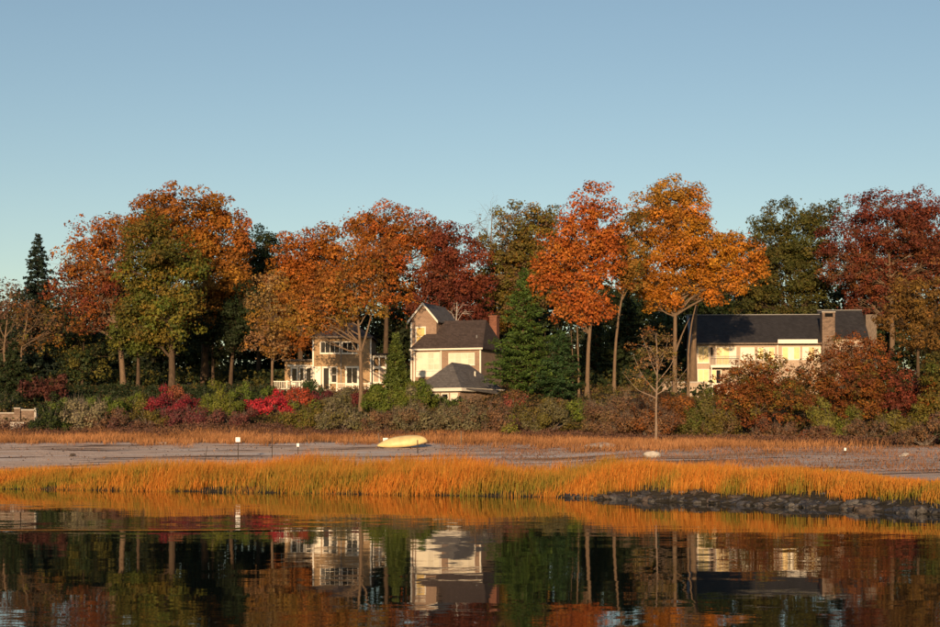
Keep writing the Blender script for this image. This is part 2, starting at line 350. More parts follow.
def tree(name, label, base, D, lobes, pal, trunk=None, bark=None, dens=1.0, leaf=0.30, clump=1.05, tr=0.28, group=None,
         cat='tree', extra_trunks=(), twigs=26, top_pal=None, bridge=True, depth=0.9, crown_name='crown', bare=0.0, limb_vis=1.0):
    """lobes in photo pixels (cx, cy, rx, ry) at distance D; trunk = list of photo points bottom to top"""
    bark = bark or BARK
    lobes = [(a, b, c * 1.17, d * 1.15) for (a, b, c, d) in lobes]
    for a_ in range(len(lobes)):                         # smaller lobes bridging neighbours, so the crown closes
        for b_ in range(a_):
            A_, B_ = lobes[a_], lobes[b_]; dd_ = math.hypot(A_[0] - B_[0], A_[1] - B_[1])
            if bridge and dens > 0.4 and 0.55 * (A_[2] + B_[2]) < dd_ < 1.05 * (A_[2] + B_[2]): lobes.append(((A_[0] + B_[0]) / 2, (A_[1] + B_[1]) / 2, (A_[2] + B_[2]) * 0.24, (A_[3] + B_[3]) * 0.24))
    gx = (base - CX) * D / F; gz = float(ground_z(gx, D)) - 0.15
    root = empty(name, (gx, D, gz)); O = np.array([gx, D, gz])
    k = D / F
    top = min(l[1] - l[3] for l in lobes)
    LC = []
    for (cx, cy, rx, ry) in lobes:
        c = PX(cx, cy, D); c[1] += RNG.uniform(-0.5, 0.5) * rx * k * 0.8
        LC.append((c - O, np.array([rx * k, rx * k * depth, ry * k])))
    V, I = [], []
    if trunk is None:
        cxm = np.mean([l[0] for l in lobes]); cym = np.mean([l[1] for l in lobes])
        trunk = [(base, None), (base * 0.75 + cxm * 0.25, cym + 0.45 * (np.mean([l[3] for l in lobes]) + 10)), (base * 0.4 + cxm * 0.6, cym), (cxm, top + 18)]
    def tpts(tr_):
        P = []
        for (x, y) in tr_:
            if y is None: P.append(np.array([(x - CX) * k, D, float(ground_z((x - CX) * k, D)) - 0.15]) - O)
            else: P.append(PX(x, y, D) - O)
        P = np.array(P); t = np.linspace(0, 1, len(P)); tt = np.linspace(0, 1, 14)
        Q = np.stack([np.interp(tt, t, P[:, i]) for i in range(3)], 1)
        Q[1:-1] = (Q[:-2] + 2 * Q[1:-1] + Q[2:]) / 4
        Q[1:-1, 1] += np.cumsum(RNG.normal(size=12)) * 0.08
        return Q
    def trad(Q, r0):
        h = np.r_[0, np.cumsum(np.linalg.norm(np.diff(Q, axis=0), axis=1))]; h /= h[-1]
        r = r0 * (1 - 0.82 * h ** 0.9); r[0] *= 1.35; return r
    TQ = tpts(trunk); tube(TQ, trad(TQ, tr), 9, V, I)
    for (et, er) in extra_trunks:
        q = tpts(et); tube(q, trad(q, er), 8, V, I)
    leafC, leafN, leafS, leafT = [], [], [], []
    zt = max((c[2] + r[2]) for c, r in LC); zb_ = min((c[2] - r[2]) for c, r in LC)
    for (c, r) in LC:
        hue = RNG.uniform(0.78, 1.16) * np.array([RNG.uniform(0.92, 1.08), RNG.uniform(0.85, 1.22), 1.0])
        # limb from the trunk up into the lobe
        zs = c[2] - max(r[2] * 0.9, 0.35 * np.hypot(c[0] - TQ[-1][0], c[1] - TQ[-1][1]) + 0.8)
        j = int(np.clip(np.argmin(np.abs(TQ[:, 2] - zs)), 3, 12))
        lr = trad(TQ, tr)[j] * 0.62
        lim = bend(TQ[j], c + np.array([0, 0, r[2] * 0.25]), 6, 0.10, 0.06)
        tube(lim, np.linspace(lr, lr * 0.28, 7), 6, V, I)
        A = math.pi * r[0] * r[2]
        nc = max(6, int(A / (clump ** 2 * 0.78)))
        d = rand_unit(nc); rr = RNG.uniform(0.35, 1.0, nc) ** 0.6
        d[:, 2] = np.where(d[:, 2] < -0.55, d[:, 2] * 0.5, d[:, 2])
        cc = c + d * r * rr[:, None] * RNG.uniform(0.78, 1.22, (nc, 1))
        cr_ = clump * RNG.uniform(0.4, 1.0, nc)
        keep = RNG.random(nc) > bare
        for q in RNG.choice(nc, min(nc, twigs), replace=False):
            a = lim[RNG.integers(2, 7)]
            tw = bend(a, cc[q], 4, 0.14, 0.05)
            r1 = lr * RNG.uniform(0.22, 0.42) * limb_vis
            tube(tw, np.linspace(r1, r1 * 0.25, 5), 3, V, I)
            for _ in range(1 + (bare > 0.3) if twigs > 8 else 0):
                e = cc[q] + rand_unit(1)[0] * cr_[q] * 1.2; b0 = tw[RNG.integers(2, 4)]
                tube(bend(b0, e, 3, 0.12), np.linspace(r1 * 0.45, r1 * 0.12, 4), 3, V, I)
        nl = np.maximum(4, (dens * 76 * cr_ ** 2 * (0.38 / leaf) ** 2)).astype(int) * keep
        for q in np.nonzero(nl)[0]:
            n = nl[q]
            dd = rand_unit(n); dd[:, 2] = dd[:, 2] * 0.85 + 0.06
            rad = RNG.uniform(0.3, 1.0, n) ** 0.45
            p = cc[q] + dd * cr_[q] * rad[:, None] * np.array([1.08, 1.08, 0.95])
            out = d[q] * 0.5 + dd + np.array([0, -0.1, 0.35]) + RNG.normal(size=(n, 3)) * 0.55
            leafC.append(p); leafN.append(out / np.linalg.norm(out, axis=1)[:, None])
            leafS.append(leaf * RNG.uniform(0.4, 1.35, n))
            pp = pal
            if top_pal is not None:
                f = (cc[q][2] - zb_) / (zt - zb_) + RNG.normal() * 0.13
                if f > 0.62: pp = top_pal
            pp = np.array(pp); kk = RNG.integers(0, len(pp)); base_c = pp[kk] * RNG.uniform(0.72, 1.25) * hue
            mixc = pp[RNG.integers(0, len(pp), n)]
            f = RNG.uniform(0, 0.55, (n, 1))
            leafT.append(np.clip((base_c * (1 - f) + mixc * f) * RNG.uniform(0.78, 1.22, (n, 1)), 0.003, 0.9))
    for (c, r) in LC:                                   # loose leaves between the clumps
        n = int(dens * (1 - bare) * 4 * math.pi * r[0] * r[2] * (0.38 / leaf) ** 2)
        if n < 3 or dens == 0: continue
        p = c + rand_unit(n) * r * (RNG.uniform(0.1, 1.12, n) ** 0.5)[:, None]
        nn = RNG.normal(size=(n, 3)) + np.array([0, -0.3, 0.4]); pp = np.array(pal)
        t_ = pp[RNG.integers(0, len(pp), n)]
        if top_pal is not None:
            tp = np.array(top_pal); f = (p[:, 2] - zb_) / (zt - zb_) > 0.62; t_ = np.where(f[:, None], tp[RNG.integers(0, len(tp), n)], t_)
        leafC.append(p); leafN.append(nn / np.linalg.norm(nn, axis=1)[:, None]); leafS.append(leaf * RNG.uniform(0.6, 1.3, n)); leafT.append(t_ * RNG.uniform(0.75, 1.2, (n, 1)))
    wood_mesh('trunk', V, I, bark, root)
    if leafC:
        P, T = leaf_cards(np.concatenate(leafC), np.concatenate(leafN), np.concatenate(leafS), np.concatenate(leafT))
        me = mesh_np(crown_name, P, 3, np.arange(len(P)), cols=T)
        link(crown_name, me, LEAF, root)
    tag(root, label, cat, group)
    return root

def conifer(name, label, px, apex, basey, hw, D, pal, tr=0.22, dens=1.0, droop=0.25, leaf=0.3, irregular=0.2, taper=0.8, group=None, gapped=False, cat='tree'):
    k = D / F; gx = (px - CX) * k; gz = float(ground_z(gx, D)) - 0.1
    root = empty(name, (gx, D, gz)); O = np.array([gx, D, gz])
    ztop = PX(px, apex, D)[2] - gz; zbot = max(0.3, PX(px, basey, D)[2] - gz); W = hw * k
    V, I = [], []
    tube(np.c_[RNG.normal(size=9) * 0.04, RNG.normal(size=9) * 0.04, np.linspace(0, ztop, 9)], np.linspace(tr, 0.02, 9), 7, V, I)
    C, N, S, T = [], [], [], []
    pal = np.array(pal); H = ztop - zbot
    step = 0.75 if gapped else 0.42
    z = zbot
    while z < ztop - 0.1:
        f = (ztop - z) / H
        nb = int(5 + 7 * f ** 0.7)
        a0 = RNG.uniform(0, 6.28)
        for b in range(nb):
            a = a0 + b * 6.283 / nb + RNG.normal() * 0.2
            L = max(0.25, W * f ** taper * RNG.uniform(1 - irregular * 1.6, 1 + irregular * 0.8))
            s = np.array([0, 0, z + RNG.normal() * 0.1]); e = s + np.array([math.cos(a) * L, math.sin(a) * L, L * (0.22 - droop) + RNG.normal() * 0.12])
            br = bend(s, e, 5, 0.04, 0.12)
            tube(br, np.linspace(0.025 + 0.010 * L, 0.008, 6), 4, V, I)
            n = int(dens * 30 * L * (0.3 / leaf) ** 1.5) + 8
            t = RNG.uniform(0.12, 1.0, n) ** 0.7
            p = np.stack([np.interp(t, np.linspace(0, 1, 6), br[:, i]) for i in range(3)], 1)
            side = np.array([-math.sin(a), math.cos(a), 0])
            wd = 0.20 * L + 0.18
            p = p + side * (RNG.uniform(-1, 1, (n, 1)) * wd * (1.15 - t[:, None])) + RNG.normal(size=(n, 3)) * np.array([0.06, 0.06, 0.08])
            C.append(p); nn = np.array([math.cos(a) * 0.35, math.sin(a) * 0.35, 0.7]) + RNG.normal(size=(n, 3)) * 0.5
            N.append(nn / np.linalg.norm(nn, axis=1)[:, None]); S.append(leaf * RNG.uniform(0.6, 1.35, n))
            bc = pal[RNG.integers(0, len(pal))] * RNG.uniform(0.8, 1.2)
            T.append(np.clip((bc * 0.6 + pal[RNG.integers(0, len(pal), n)] * 0.4) * RNG.uniform(0.75, 1.25, (n, 1)), 0.003, 0.9))
        z += step * RNG.uniform(0.8, 1.2)
    wood_mesh('trunk', V, I, BARK, root)
    P, T = leaf_cards(np.concatenate(C), np.concatenate(N), np.concatenate(S), np.concatenate(T), 0.38)
    link('crown', mesh_np('crown', P, 3, np.arange(len(P)), cols=T), NEEDLE, root)
    tag(root, label, cat, group)
    return root

def shrub(label, px, top, bot, hw, D, pal, dens=1.0, leaf=0.17, twiggy=0.3, name='shrub', twig_mat=None, spike=0.0, group='shrubs of the shore bank'):
    k = D / F; gx = (px - CX) * k; gz = float(ground_z(gx, D)) - 0.08
    root = empty(name, (gx, D, gz)); O = np.array([gx, D, gz])
    H = max(0.5, PX(px, top, D)[2] - gz); W = hw * k
    V, I = [], []; C, N, S, T = [], [], [], []
    pal = np.array(pal)
    nc = int(max(9, 2.6 * W * H / 0.35))
    for q in range(nc):
        a = RNG.uniform(0, 6.283); rr = math.sqrt(RNG.uniform(0, 1))
        x = math.cos(a) * rr * W * 0.9; y = math.sin(a) * rr * W * 0.75
        hm = H * (1 - 0.45 * rr ** 2) * (0.82 + 0.22 * math.sin(x * 1.9 + gx) + 0.1 * RNG.normal())
        z = hm * RNG.uniform(0.12, 0.97) ** 0.75
        cr_ = RNG.uniform(0.28, 0.55) * (0.7 + 0.3 * min(2, H / 2))
        c = np.array([x, y, z])
        if True:
            s = np.array([x * 0.02, y * 0.02, 0.0])
            tube(bend(s, c + np.array([0, 0, cr_ * 0.7]), 4, 0.10, 0.06), np.linspace(0.028, 0.008, 5), 4, V, I)
        for _ in range(int(2 + 6 * twiggy)):
            e = c + rand_unit(1)[0] * cr_ * np.array([0.9, 0.9, 0.9]) + np.array([0, 0, cr_ * (0.7 + spike)])
            tube(bend(c - np.array([0, 0, cr_ * 0.6]), e, 2, 0.06), (0.013, 0.009, 0.005), 3, V, I)
        n = int(dens * 98 * (cr_ / 0.45) ** 2 * (0.17 / leaf) ** 2)
        dd = rand_unit(n); rad = RNG.uniform(0.2, 1, n) ** 0.5
        p = c + dd * cr_ * rad[:, None] * np.array([1.1, 1.1, 0.95])
        p[:, 2] = np.maximum(p[:, 2], 0.05)
        nn = dd + np.array([x, y, 0]) / max(W, 0.1) * 0.5 + np.array([0, -0.1, 0.3]) + RNG.normal(size=(n, 3)) * 0.5
        C.append(p); N.append(nn / np.linalg.norm(nn, axis=1)[:, None]); S.append(leaf * RNG.uniform(0.6, 1.35, n))
        bc = pal[RNG.integers(0, len(pal))] * RNG.uniform(0.8, 1.2)
        T.append(np.clip((bc * 0.6 + pal[RNG.integers(0, len(pal), n)] * 0.4) * RNG.uniform(0.75, 1.25, (n, 1)), 0.003, 0.9))
    wood_mesh('stem', V, I, twig_mat or TWIG, root)
    P, T = leaf_cards(np.concatenate(C), np.concatenate(N), np.concatenate(S), np.concatenate(T))
    link('foliage', mesh_np('foliage', P, 3, np.arange(len(P)), cols=T), LEAF, root)
    tag(root, label, 'shrub', group)
    return root

# leaf colours (albedo)
ORANGE = [(0.34, 0.11, 0.014), (0.30, 0.09, 0.013), (0.37, 0.135, 0.016), (0.26, 0.08, 0.014)]
BRIGHT = [(0.44, 0.16, 0.014), (0.40, 0.135, 0.013), (0.46, 0.19, 0.016), (0.34, 0.12, 0.014)]
REDOR = [(0.41, 0.108, 0.017), (0.36, 0.085, 0.016), (0.43, 0.14, 0.02), (0.31, 0.075, 0.016)]
RUST = [(0.24, 0.078, 0.015), (0.20, 0.065, 0.014), (0.27, 0.10, 0.016), (0.16, 0.065, 0.014)]
GOLD = [(0.30, 0.15, 0.02), (0.26, 0.14, 0.02), (0.34, 0.16, 0.022), (0.22, 0.12, 0.02)]
OLIVE = [(0.13, 0.105, 0.02), (0.11, 0.095, 0.018), (0.16, 0.115, 0.02), (0.10, 0.075, 0.016)]
GREEN = [(0.075, 0.088, 0.014), (0.06, 0.075, 0.012), (0.10, 0.105, 0.016), (0.13, 0.11, 0.018)]
DKGREEN = [(0.021, 0.034, 0.010), (0.017, 0.027, 0.009), (0.028, 0.040, 0.012)]  # dark leaf green, lowered further to carry the shade of the wood
MAROON = [(0.16, 0.035, 0.02), (0.13, 0.03, 0.018), (0.20, 0.05, 0.022), (0.11, 0.028, 0.016)]
REDBR = [(0.17, 0.048, 0.018), (0.14, 0.04, 0.016), (0.19, 0.065, 0.018), (0.11, 0.045, 0.016)]
CRIMSON = [(0.42, 0.022, 0.035), (0.34, 0.018, 0.03), (0.48, 0.04, 0.05)]
BROWN = [(0.16, 0.085, 0.045), (0.13, 0.07, 0.04), (0.20, 0.11, 0.05), (0.11, 0.055, 0.035)]
GREYGR = [(0.16, 0.145, 0.075), (0.13, 0.12, 0.06), (0.20, 0.17, 0.10), (0.10, 0.095, 0.04)]
PINEC = [(0.055, 0.10, 0.017), (0.042, 0.08, 0.015), (0.075, 0.115, 0.02)]
SHGREEN = [(0.095, 0.135, 0.017), (0.075, 0.115, 0.015), (0.12, 0.15, 0.02)]
TAN = [(0.26, 0.15, 0.06), (0.22, 0.12, 0.05), (0.30, 0.19, 0.08)]

# ------------------------------------------------------------------ trees (behind first)
tree('oak_tree', 'great domed oak with rust orange crown top above the left green maple', 205, 174,
     [(185, 214, 44, 22), (150, 222, 26, 18), (216, 240, 30, 30), (212, 280, 33, 30), (235, 300, 16, 24), (180, 250, 30, 30), (205, 320, 28, 18), (125, 240, 22, 22), (232, 265, 18, 24), (238, 228, 10, 14), (160, 205, 22, 12), (208, 208, 22, 14), (236, 285, 14, 20), (222, 308, 20, 16), (240, 248, 10, 18)],
     [(0.30, 0.11, 0.018), (0.26, 0.10, 0.018), (0.33, 0.14, 0.02), (0.22, 0.10, 0.018)], tr=0.5, top_pal=ORANGE, dens=0.85, twigs=34)
tree('maple_tree', 'red brown half bare tree with a long arching limb, left of the green maple', 124, 166,
     [(92, 238, 24, 22), (108, 262, 28, 28), (78, 288, 24, 24), (106, 300, 20, 22), (120, 245, 18, 20), (92, 325, 20, 14), (66, 264, 14, 16), (62, 296, 14, 18), (128, 278, 16, 18), (82, 258, 16, 18)],
     RUST + MAROON, trunk=[(124, None), (121, 350), (115, 320), (106, 280), (98, 225)], tr=0.36, top_pal=ORANGE, dens=0.55, bare=0.15, twigs=44, limb_vis=1.3, bark=BARKP,
     extra_trunks=[([(117, 335), (100, 312), (76, 302), (55, 306)], 0.15), ([(116, 325), (96, 305), (84, 312), (78, 325)], 0.1)])
tree('maple_tree', 'olive green maple with stout trunk in front of the orange domed oak', 172, 160,
     [(156, 252, 28, 28), (168, 285, 30, 30), (150, 300, 26, 28), (172, 325, 26, 26), (146, 228, 20, 18), (180, 262, 22, 24), (140, 330, 18, 16), (132, 276, 14, 18), (192, 306, 14, 16), (160, 344, 16, 9), (126, 312, 12, 12), (196, 270, 10, 12)],
     GREEN + [(0.17, 0.12, 0.018), (0.21, 0.12, 0.018)], trunk=[(172, None), (172, 355), (171, 320), (163, 270), (156, 230)], tr=0.42, dens=0.85, clump=1.15)
tree('young_maple', 'slim trunked green maple just left of the stout olive maple', 137, 163,
     [(134, 335, 20, 16), (146, 345, 16, 14), (120, 340, 16, 14)], GREEN, trunk=[(138, None), (138, 355), (137, 335), (136, 318)], tr=0.26, dens=0.9)
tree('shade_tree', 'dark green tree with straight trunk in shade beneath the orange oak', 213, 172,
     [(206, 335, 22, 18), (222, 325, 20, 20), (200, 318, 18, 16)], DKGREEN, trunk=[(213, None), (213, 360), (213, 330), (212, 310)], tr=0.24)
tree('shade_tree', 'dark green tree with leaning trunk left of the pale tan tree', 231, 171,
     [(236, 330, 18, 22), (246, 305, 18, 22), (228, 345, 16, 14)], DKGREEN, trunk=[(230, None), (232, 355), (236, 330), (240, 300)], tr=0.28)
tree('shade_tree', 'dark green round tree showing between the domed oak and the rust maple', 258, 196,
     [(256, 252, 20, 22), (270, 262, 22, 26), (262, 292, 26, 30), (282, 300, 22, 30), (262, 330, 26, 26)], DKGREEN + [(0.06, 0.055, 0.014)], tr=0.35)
conifer('spruce_tree', 'dark blue green pointed spruce on the far left skyline', 38, 235, 380, 32, 178, [(0.016, 0.030, 0.02), (0.012, 0.022, 0.016), (0.022, 0.036, 0.022)], irregular=0.25, taper=0.62, leaf=0.34, dens=1.1)
tree('thin_tree', 'thin grey pink half bare tree at the left edge', 8, 168, [(8, 300, 18, 22), (20, 318, 20, 20), (-12, 310, 22, 28), (2, 345, 22, 16)],
     [(0.14, 0.085, 0.055), (0.12, 0.06, 0.035), (0.17, 0.10, 0.06)], tr=0.2, dens=0.28, bare=0.4, twigs=50, limb_vis=1.5, bark=BARKP, trunk=[(6, None), (5, 350), (8, 320), (12, 285)])
tree('thin_tree', 'sparse orange brown tree with slanting stems under the spruce', 24, 164, [(28, 312, 18, 16), (46, 320, 18, 18), (36, 342, 22, 14), (62, 330, 16, 18)],
     RUST[1:] + OLIVE + BROWN, tr=0.18, dens=0.4, bare=0.2, twigs=40, limb_vis=1.4, bark=BARKP, trunk=[(18, None), (22, 350), (26, 328), (30, 300)])
conifer('hemlock_tree', 'dark hemlock above the stone wall at the left edge', 14, 338, 412, 24, 155, DKGREEN, leaf=0.28)
tree('shade_tree', 'dark olive understory tree left of the two brown trunks', 82, 168, [(72, 345, 22, 18), (95, 352, 20, 16), (84, 368, 24, 14)], DKGREEN + OLIVE[:1], tr=0.2)
tree('japanese_maple', 'low spreading dark maroon maple above the left stone wall', 46, 147, [(38, 388, 16, 9), (54, 384, 18, 9), (46, 396, 20, 8)],
     [(0.075, 0.022, 0.018), (0.06, 0.018, 0.015), (0.095, 0.03, 0.02)], tr=0.12, leaf=0.26, clump=0.6)
tree('tan_tree', 'slender tan leaved tree with pale trunk left of the deck house', 271, 150, [(268, 285, 14, 14), (262, 310, 17, 18), (278, 318, 14, 20), (260, 340, 16, 16), (276, 350, 13, 14)],
     TAN + GOLD[:2], trunk=[(272, None), (272, 350), (270, 310), (268, 272)], tr=0.17, dens=0.55, twigs=40, limb_vis=1.4, bark=BARKP, leaf=0.25, clump=0.85)
tree('maple_tree', 'rust orange maple crown rising behind the left deck house', 300, 180,
     [(284, 346, 16, 14), (268, 300, 14, 22), (312, 345, 16, 10), (300, 252, 26, 22), (282, 285, 20, 28), (318, 262, 24, 26), (345, 245, 26, 24), (300, 300, 28, 24), (330, 295, 28, 24), (296, 330, 22, 18)], RUST + ORANGE[:2], tr=0.4, dens=0.9, top_pal=ORANGE)
tree('maple_tree', 'orange red ragged crown highest behind the deck house roof', 385, 192,
     [(360, 222, 18, 14), (384, 214, 22, 12), (400, 235, 26, 22), (425, 234, 22, 18), (378, 250, 28, 24), (412, 262, 28, 26), (440, 250, 20, 20), (395, 292, 26, 26)], REDOR + RUST, tr=0.42, dens=0.75, twigs=34)
tree('maple_tree', 'deep maroon tree behind the gabled tower of the middle house', 452, 186,
     [(455, 250, 24, 24), (470, 275, 22, 28), (446, 280, 24, 26), (462, 310, 28, 24), (440, 240, 14, 14), (430, 300, 22, 22)], MAROON + REDBR[:1], tr=0.36, dens=0.95)
tree('bare_tree', 'bare twiggy grey treetop against the sky above the middle house', 492, 205, [(478, 226, 16, 18), (496, 214, 16, 14), (506, 228, 12, 14), (490, 240, 18, 12)],
     BROWN, trunk=[(492, None), (492, 330), (490, 270), (492, 215)], tr=0.28, dens=0.05, bare=0.85, twigs=60, limb_vis=1.5, bark=TWIG)
tree('oak_tree', 'olive brown oak between the bare treetop and the orange red tree', 516, 190,
     [(522, 226, 26, 20), (505, 250, 24, 24), (540, 240, 24, 26), (498, 280, 20, 28), (520, 275, 26, 30), (552, 218, 12, 12), (508, 315, 26, 22), (540, 290, 22, 30)], OLIVE + GOLD[:1] + BROWN[:1], tr=0.42)
conifer('hemlock_tree', 'dark hemlock in shade between the two slender orange trees', 628, 292, 395, 32, 178, DKGREEN, leaf=0.32, tr=0.25)
conifer('hemlock_tree', 'dark hemlock in shade right behind the orange red tree', 596, 310, 395, 26, 176, DKGREEN, leaf=0.32, tr=0.25)
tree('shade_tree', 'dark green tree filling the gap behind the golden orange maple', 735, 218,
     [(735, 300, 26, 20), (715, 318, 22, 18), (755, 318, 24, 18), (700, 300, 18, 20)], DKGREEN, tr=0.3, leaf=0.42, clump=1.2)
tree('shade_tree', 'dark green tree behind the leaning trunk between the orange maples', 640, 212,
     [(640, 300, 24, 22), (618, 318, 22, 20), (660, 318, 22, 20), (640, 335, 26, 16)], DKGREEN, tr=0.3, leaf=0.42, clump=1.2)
tree('oak_tree', 'large dark green oak behind the long dark roofed house', 792, 212,
     [(788, 222, 28, 20), (768, 248, 26, 26), (806, 245, 28, 28), (826, 214, 16, 14), (785, 280, 30, 28), (820, 275, 24, 30), (752, 280, 18, 28), (760, 310, 26, 20), (806, 312, 30, 22)],
     [(0.065, 0.068, 0.014), (0.05, 0.055, 0.012), (0.085, 0.08, 0.016), (0.10, 0.075, 0.016)], tr=0.5)
tree('maple_tree', 'wide maroon maple at the upper right with pale forked limbs', 892, 206,
     [(880, 210, 32, 18), (915, 208, 26, 16), (852, 240, 30, 24), (895, 240, 32, 26), (935, 235, 26, 30), (842, 272, 22, 20), (880, 278, 30, 24), (920, 275, 28, 24), (955, 260, 26, 40), (870, 305, 26, 18)],
     MAROON + REDBR, trunk=[(892, None), (892, 320), (890, 285), (888, 245), (886, 215)], tr=0.5, dens=0.85, twigs=40, limb_vis=1.3, bark=BARKP, top_pal=MAROON)
tree('maple_tree', 'tall orange red maple with slender bare trunk right of the green pine', 588, 148,
     [(596, 200, 17, 14), (576, 215, 14, 14), (566, 238, 20, 18), (604, 226, 18, 20), (556, 264, 22, 18), (586, 258, 20, 20), (608, 262, 14, 18), (572, 290, 20, 18), (596, 292, 16, 16), (582, 316, 16, 14), (544, 272, 14, 14), (552, 290, 16, 13), (562, 312, 14, 12), (602, 312, 12, 12), (584, 232, 18, 16), (612, 245, 14, 18)],
     REDOR, trunk=[(587, None), (588, 350), (591, 320), (590, 270), (595, 200)], tr=0.24, dens=0.68, leaf=0.27, clump=0.92, bark=BARKP, top_pal=REDOR,
     extra_trunks=[([(579, None), (578, 350), (577, 315), (574, 285)], 0.13), ([(572, None), (573, 360), (571, 330)], 0.11)])
tree('maple_tree', 'narrow olive gold tree with leaning trunk between the orange maples', 613, 152,
     [(624, 236, 16, 16), (632, 258, 15, 18), (616, 258, 14, 18), (634, 222, 12, 12), (622, 282, 14, 14), (636, 282, 12, 14)], GOLD + OLIVE[:2] + RUST[:1], trunk=[(614, None), (615, 350), (620, 305), (628, 275), (626, 230)], tr=0.2, leaf=0.26, clump=0.85, bark=BARKP)
tree('maple_tree', 'tallest bright golden orange maple left of the long dark roofed house', 675, 160,
     [(668, 192, 20, 13), (648, 212, 18, 14), (690, 212, 20, 18), (660, 228, 22, 16), (706, 240, 20, 18), (646, 255, 18, 20), (680, 255, 24, 20), (716, 258, 22, 20), (745, 262, 18, 20), (652, 285, 20, 16), (690, 285, 22, 16), (725, 285, 20, 14), (670, 300, 18, 10), (735, 244, 14, 14), (640, 285, 12, 16), (654, 304, 14, 9), (712, 298, 16, 9), (757, 272, 12, 16), (682, 236, 20, 14), (690, 196, 14, 14), (652, 196, 12, 10)],
     BRIGHT, trunk=[(675, None), (675, 350), (676, 310), (674, 260), (670, 195)], tr=0.3, dens=0.85, leaf=0.26, clump=0.9, bark=BARKP, top_pal=[(0.36, 0.16, 0.02), (0.30, 0.13, 0.02), (0.40, 0.17, 0.02)],
     extra_trunks=[([(688, None), (688, 350), (692, 318), (700, 290)], 0.2), ([(676, 350), (682, 335), (690, 318)], 0.14)])
tree('gnarled_tree', 'thick grey trunk leaning against the left gable of the long house', 692, 176,
     [(700, 292, 14, 10), (688, 285, 14, 12)], BRIGHT, trunk=[(693, None), (693, 350), (695, 322), (697, 300)], tr=0.62, dens=0.7, bark=BARKP, twigs=12)
tree('big_orange_maple', 'rust gold maple whose forked trunk stands before the deck house', 361, 143,
     [(318, 302, 22, 18), (345, 285, 26, 24), (364, 282, 20, 18), (370, 308, 16, 12), (335, 322, 22, 12), (384, 252, 16, 14), (306, 330, 14, 12), (360, 255, 22, 16), (298, 318, 16, 18)],
     [(0.30, 0.12, 0.02), (0.34, 0.11, 0.018), (0.24, 0.12, 0.02), (0.20, 0.11, 0.02)], trunk=[(361, None), (361, 365), (360, 340), (357, 310), (355, 265)], tr=0.25, dens=0.56, leaf=0.26, clump=0.9, bark=BARKP, twigs=34,
     top_pal=RUST + ORANGE, extra_trunks=[([(361, 352), (366, 335), (372, 312), (378, 285)], 0.13), ([(360, 356), (352, 343), (345, 325)], 0.09)])
conifer('pine_tree', 'tall green white pine right of the middle house', 524, 266, 402, 38, 148, PINEC, irregular=0.5, leaf=0.27, droop=-0.08, taper=0.85, dens=1.1)
conifer('pine_tree', 'shorter bushy green pine beside the tall white pine', 560, 328, 402, 30, 146, [(0.028, 0.06, 0.018), (0.022, 0.05, 0.016), (0.038, 0.072, 0.018)], irregular=0.45, leaf=0.26, droop=-0.05, dens=1.1)
conifer('arborvitae', 'narrow conical green arborvitae between deck house and gabled house', 396, 331, 392, 15, 143, [(0.075, 0.10, 0.018), (0.06, 0.085, 0.016), (0.095, 0.115, 0.02)], irregular=0.15, leaf=0.24, droop=-0.1, taper=0.7, dens=1.8)
tree('bare_tree', 'small bare silvery tree behind the ridge of the middle house', 455, 176, [(446, 312, 10, 10), (457, 308, 9, 12), (466, 313, 9, 10)], BROWN, trunk=[(456, None), (456, 350), (456, 325), (457, 302)],
     tr=0.2, dens=0.0, bare=1.0, twigs=34, limb_vis=1.6, bark=M('silver_bark', (0.46, 0.42, 0.38), 0.9, 0.1, amount=0.25, scale=4))
tree('young_tree', 'slim half bare young tree standing out on the beach edge', 656, 113,
     [(656, 336, 18, 12), (645, 350, 16, 12), (668, 350, 14, 12), (656, 362, 22, 12), (640, 378, 16, 12), (674, 378, 14, 12)],
     OLIVE + TAN + RUST[:1], trunk=[(656, None), (656, 410), (657, 375), (656, 345), (656, 334)], tr=0.11, dens=0.34, bare=0.3, twigs=30, limb_vis=1.6, leaf=0.15, clump=0.55, bark=M('young_bark', (0.26, 0.19, 0.14), 0.9, 0.1, amount=0.3, scale=4),
     extra_trunks=[([(656, 392), (642, 376), (633, 352)], 0.05), ([(656, 384), (671, 366), (679, 345)], 0.05), ([(656, 398), (637, 390), (622, 372)], 0.045), ([(656, 395), (676, 383), (690, 364)], 0.045), ([(657, 376), (648, 352), (642, 334)], 0.04), ([(657, 374), (665, 352), (669, 334)], 0.04)])
tree('brown_tree', 'round olive brown tree at the right edge above the red thicket', 918, 152, [(915, 296, 26, 18), (935, 312, 26, 26), (900, 318, 20, 18), (925, 340, 28, 18)],
     [(0.16, 0.08, 0.02), (0.13, 0.07, 0.018), (0.19, 0.095, 0.02)], tr=0.25, leaf=0.26, clump=0.85)
tree('thicket_tree', 'bushy red brown tree hiding the right end of the long house', 850, 130, [(852, 348, 28, 16), (828, 368, 26, 18), (876, 364, 26, 18), (845, 388, 32, 20), (886, 392, 22, 16), (816, 396, 20, 18), (866, 410, 26, 16), (835, 415, 22, 14)],
     REDBR + RUST + OLIVE[:1], tr=0.2, leaf=0.19, clump=0.62, dens=0.8, twigs=30)
tree('thicket_tree', 'bushy orange brown tree covering the long house front', 757, 125, [(756, 366, 20, 14), (738, 382, 22, 16), (776, 380, 24, 18), (752, 398, 30, 18), (790, 398, 22, 18), (730, 404, 18, 14), (768, 414, 28, 14), (740, 420, 20, 10)],
     RUST + REDBR[:2] + OLIVE[:2], tr=0.18, leaf=0.19, clump=0.62, dens=0.8, twigs=30)
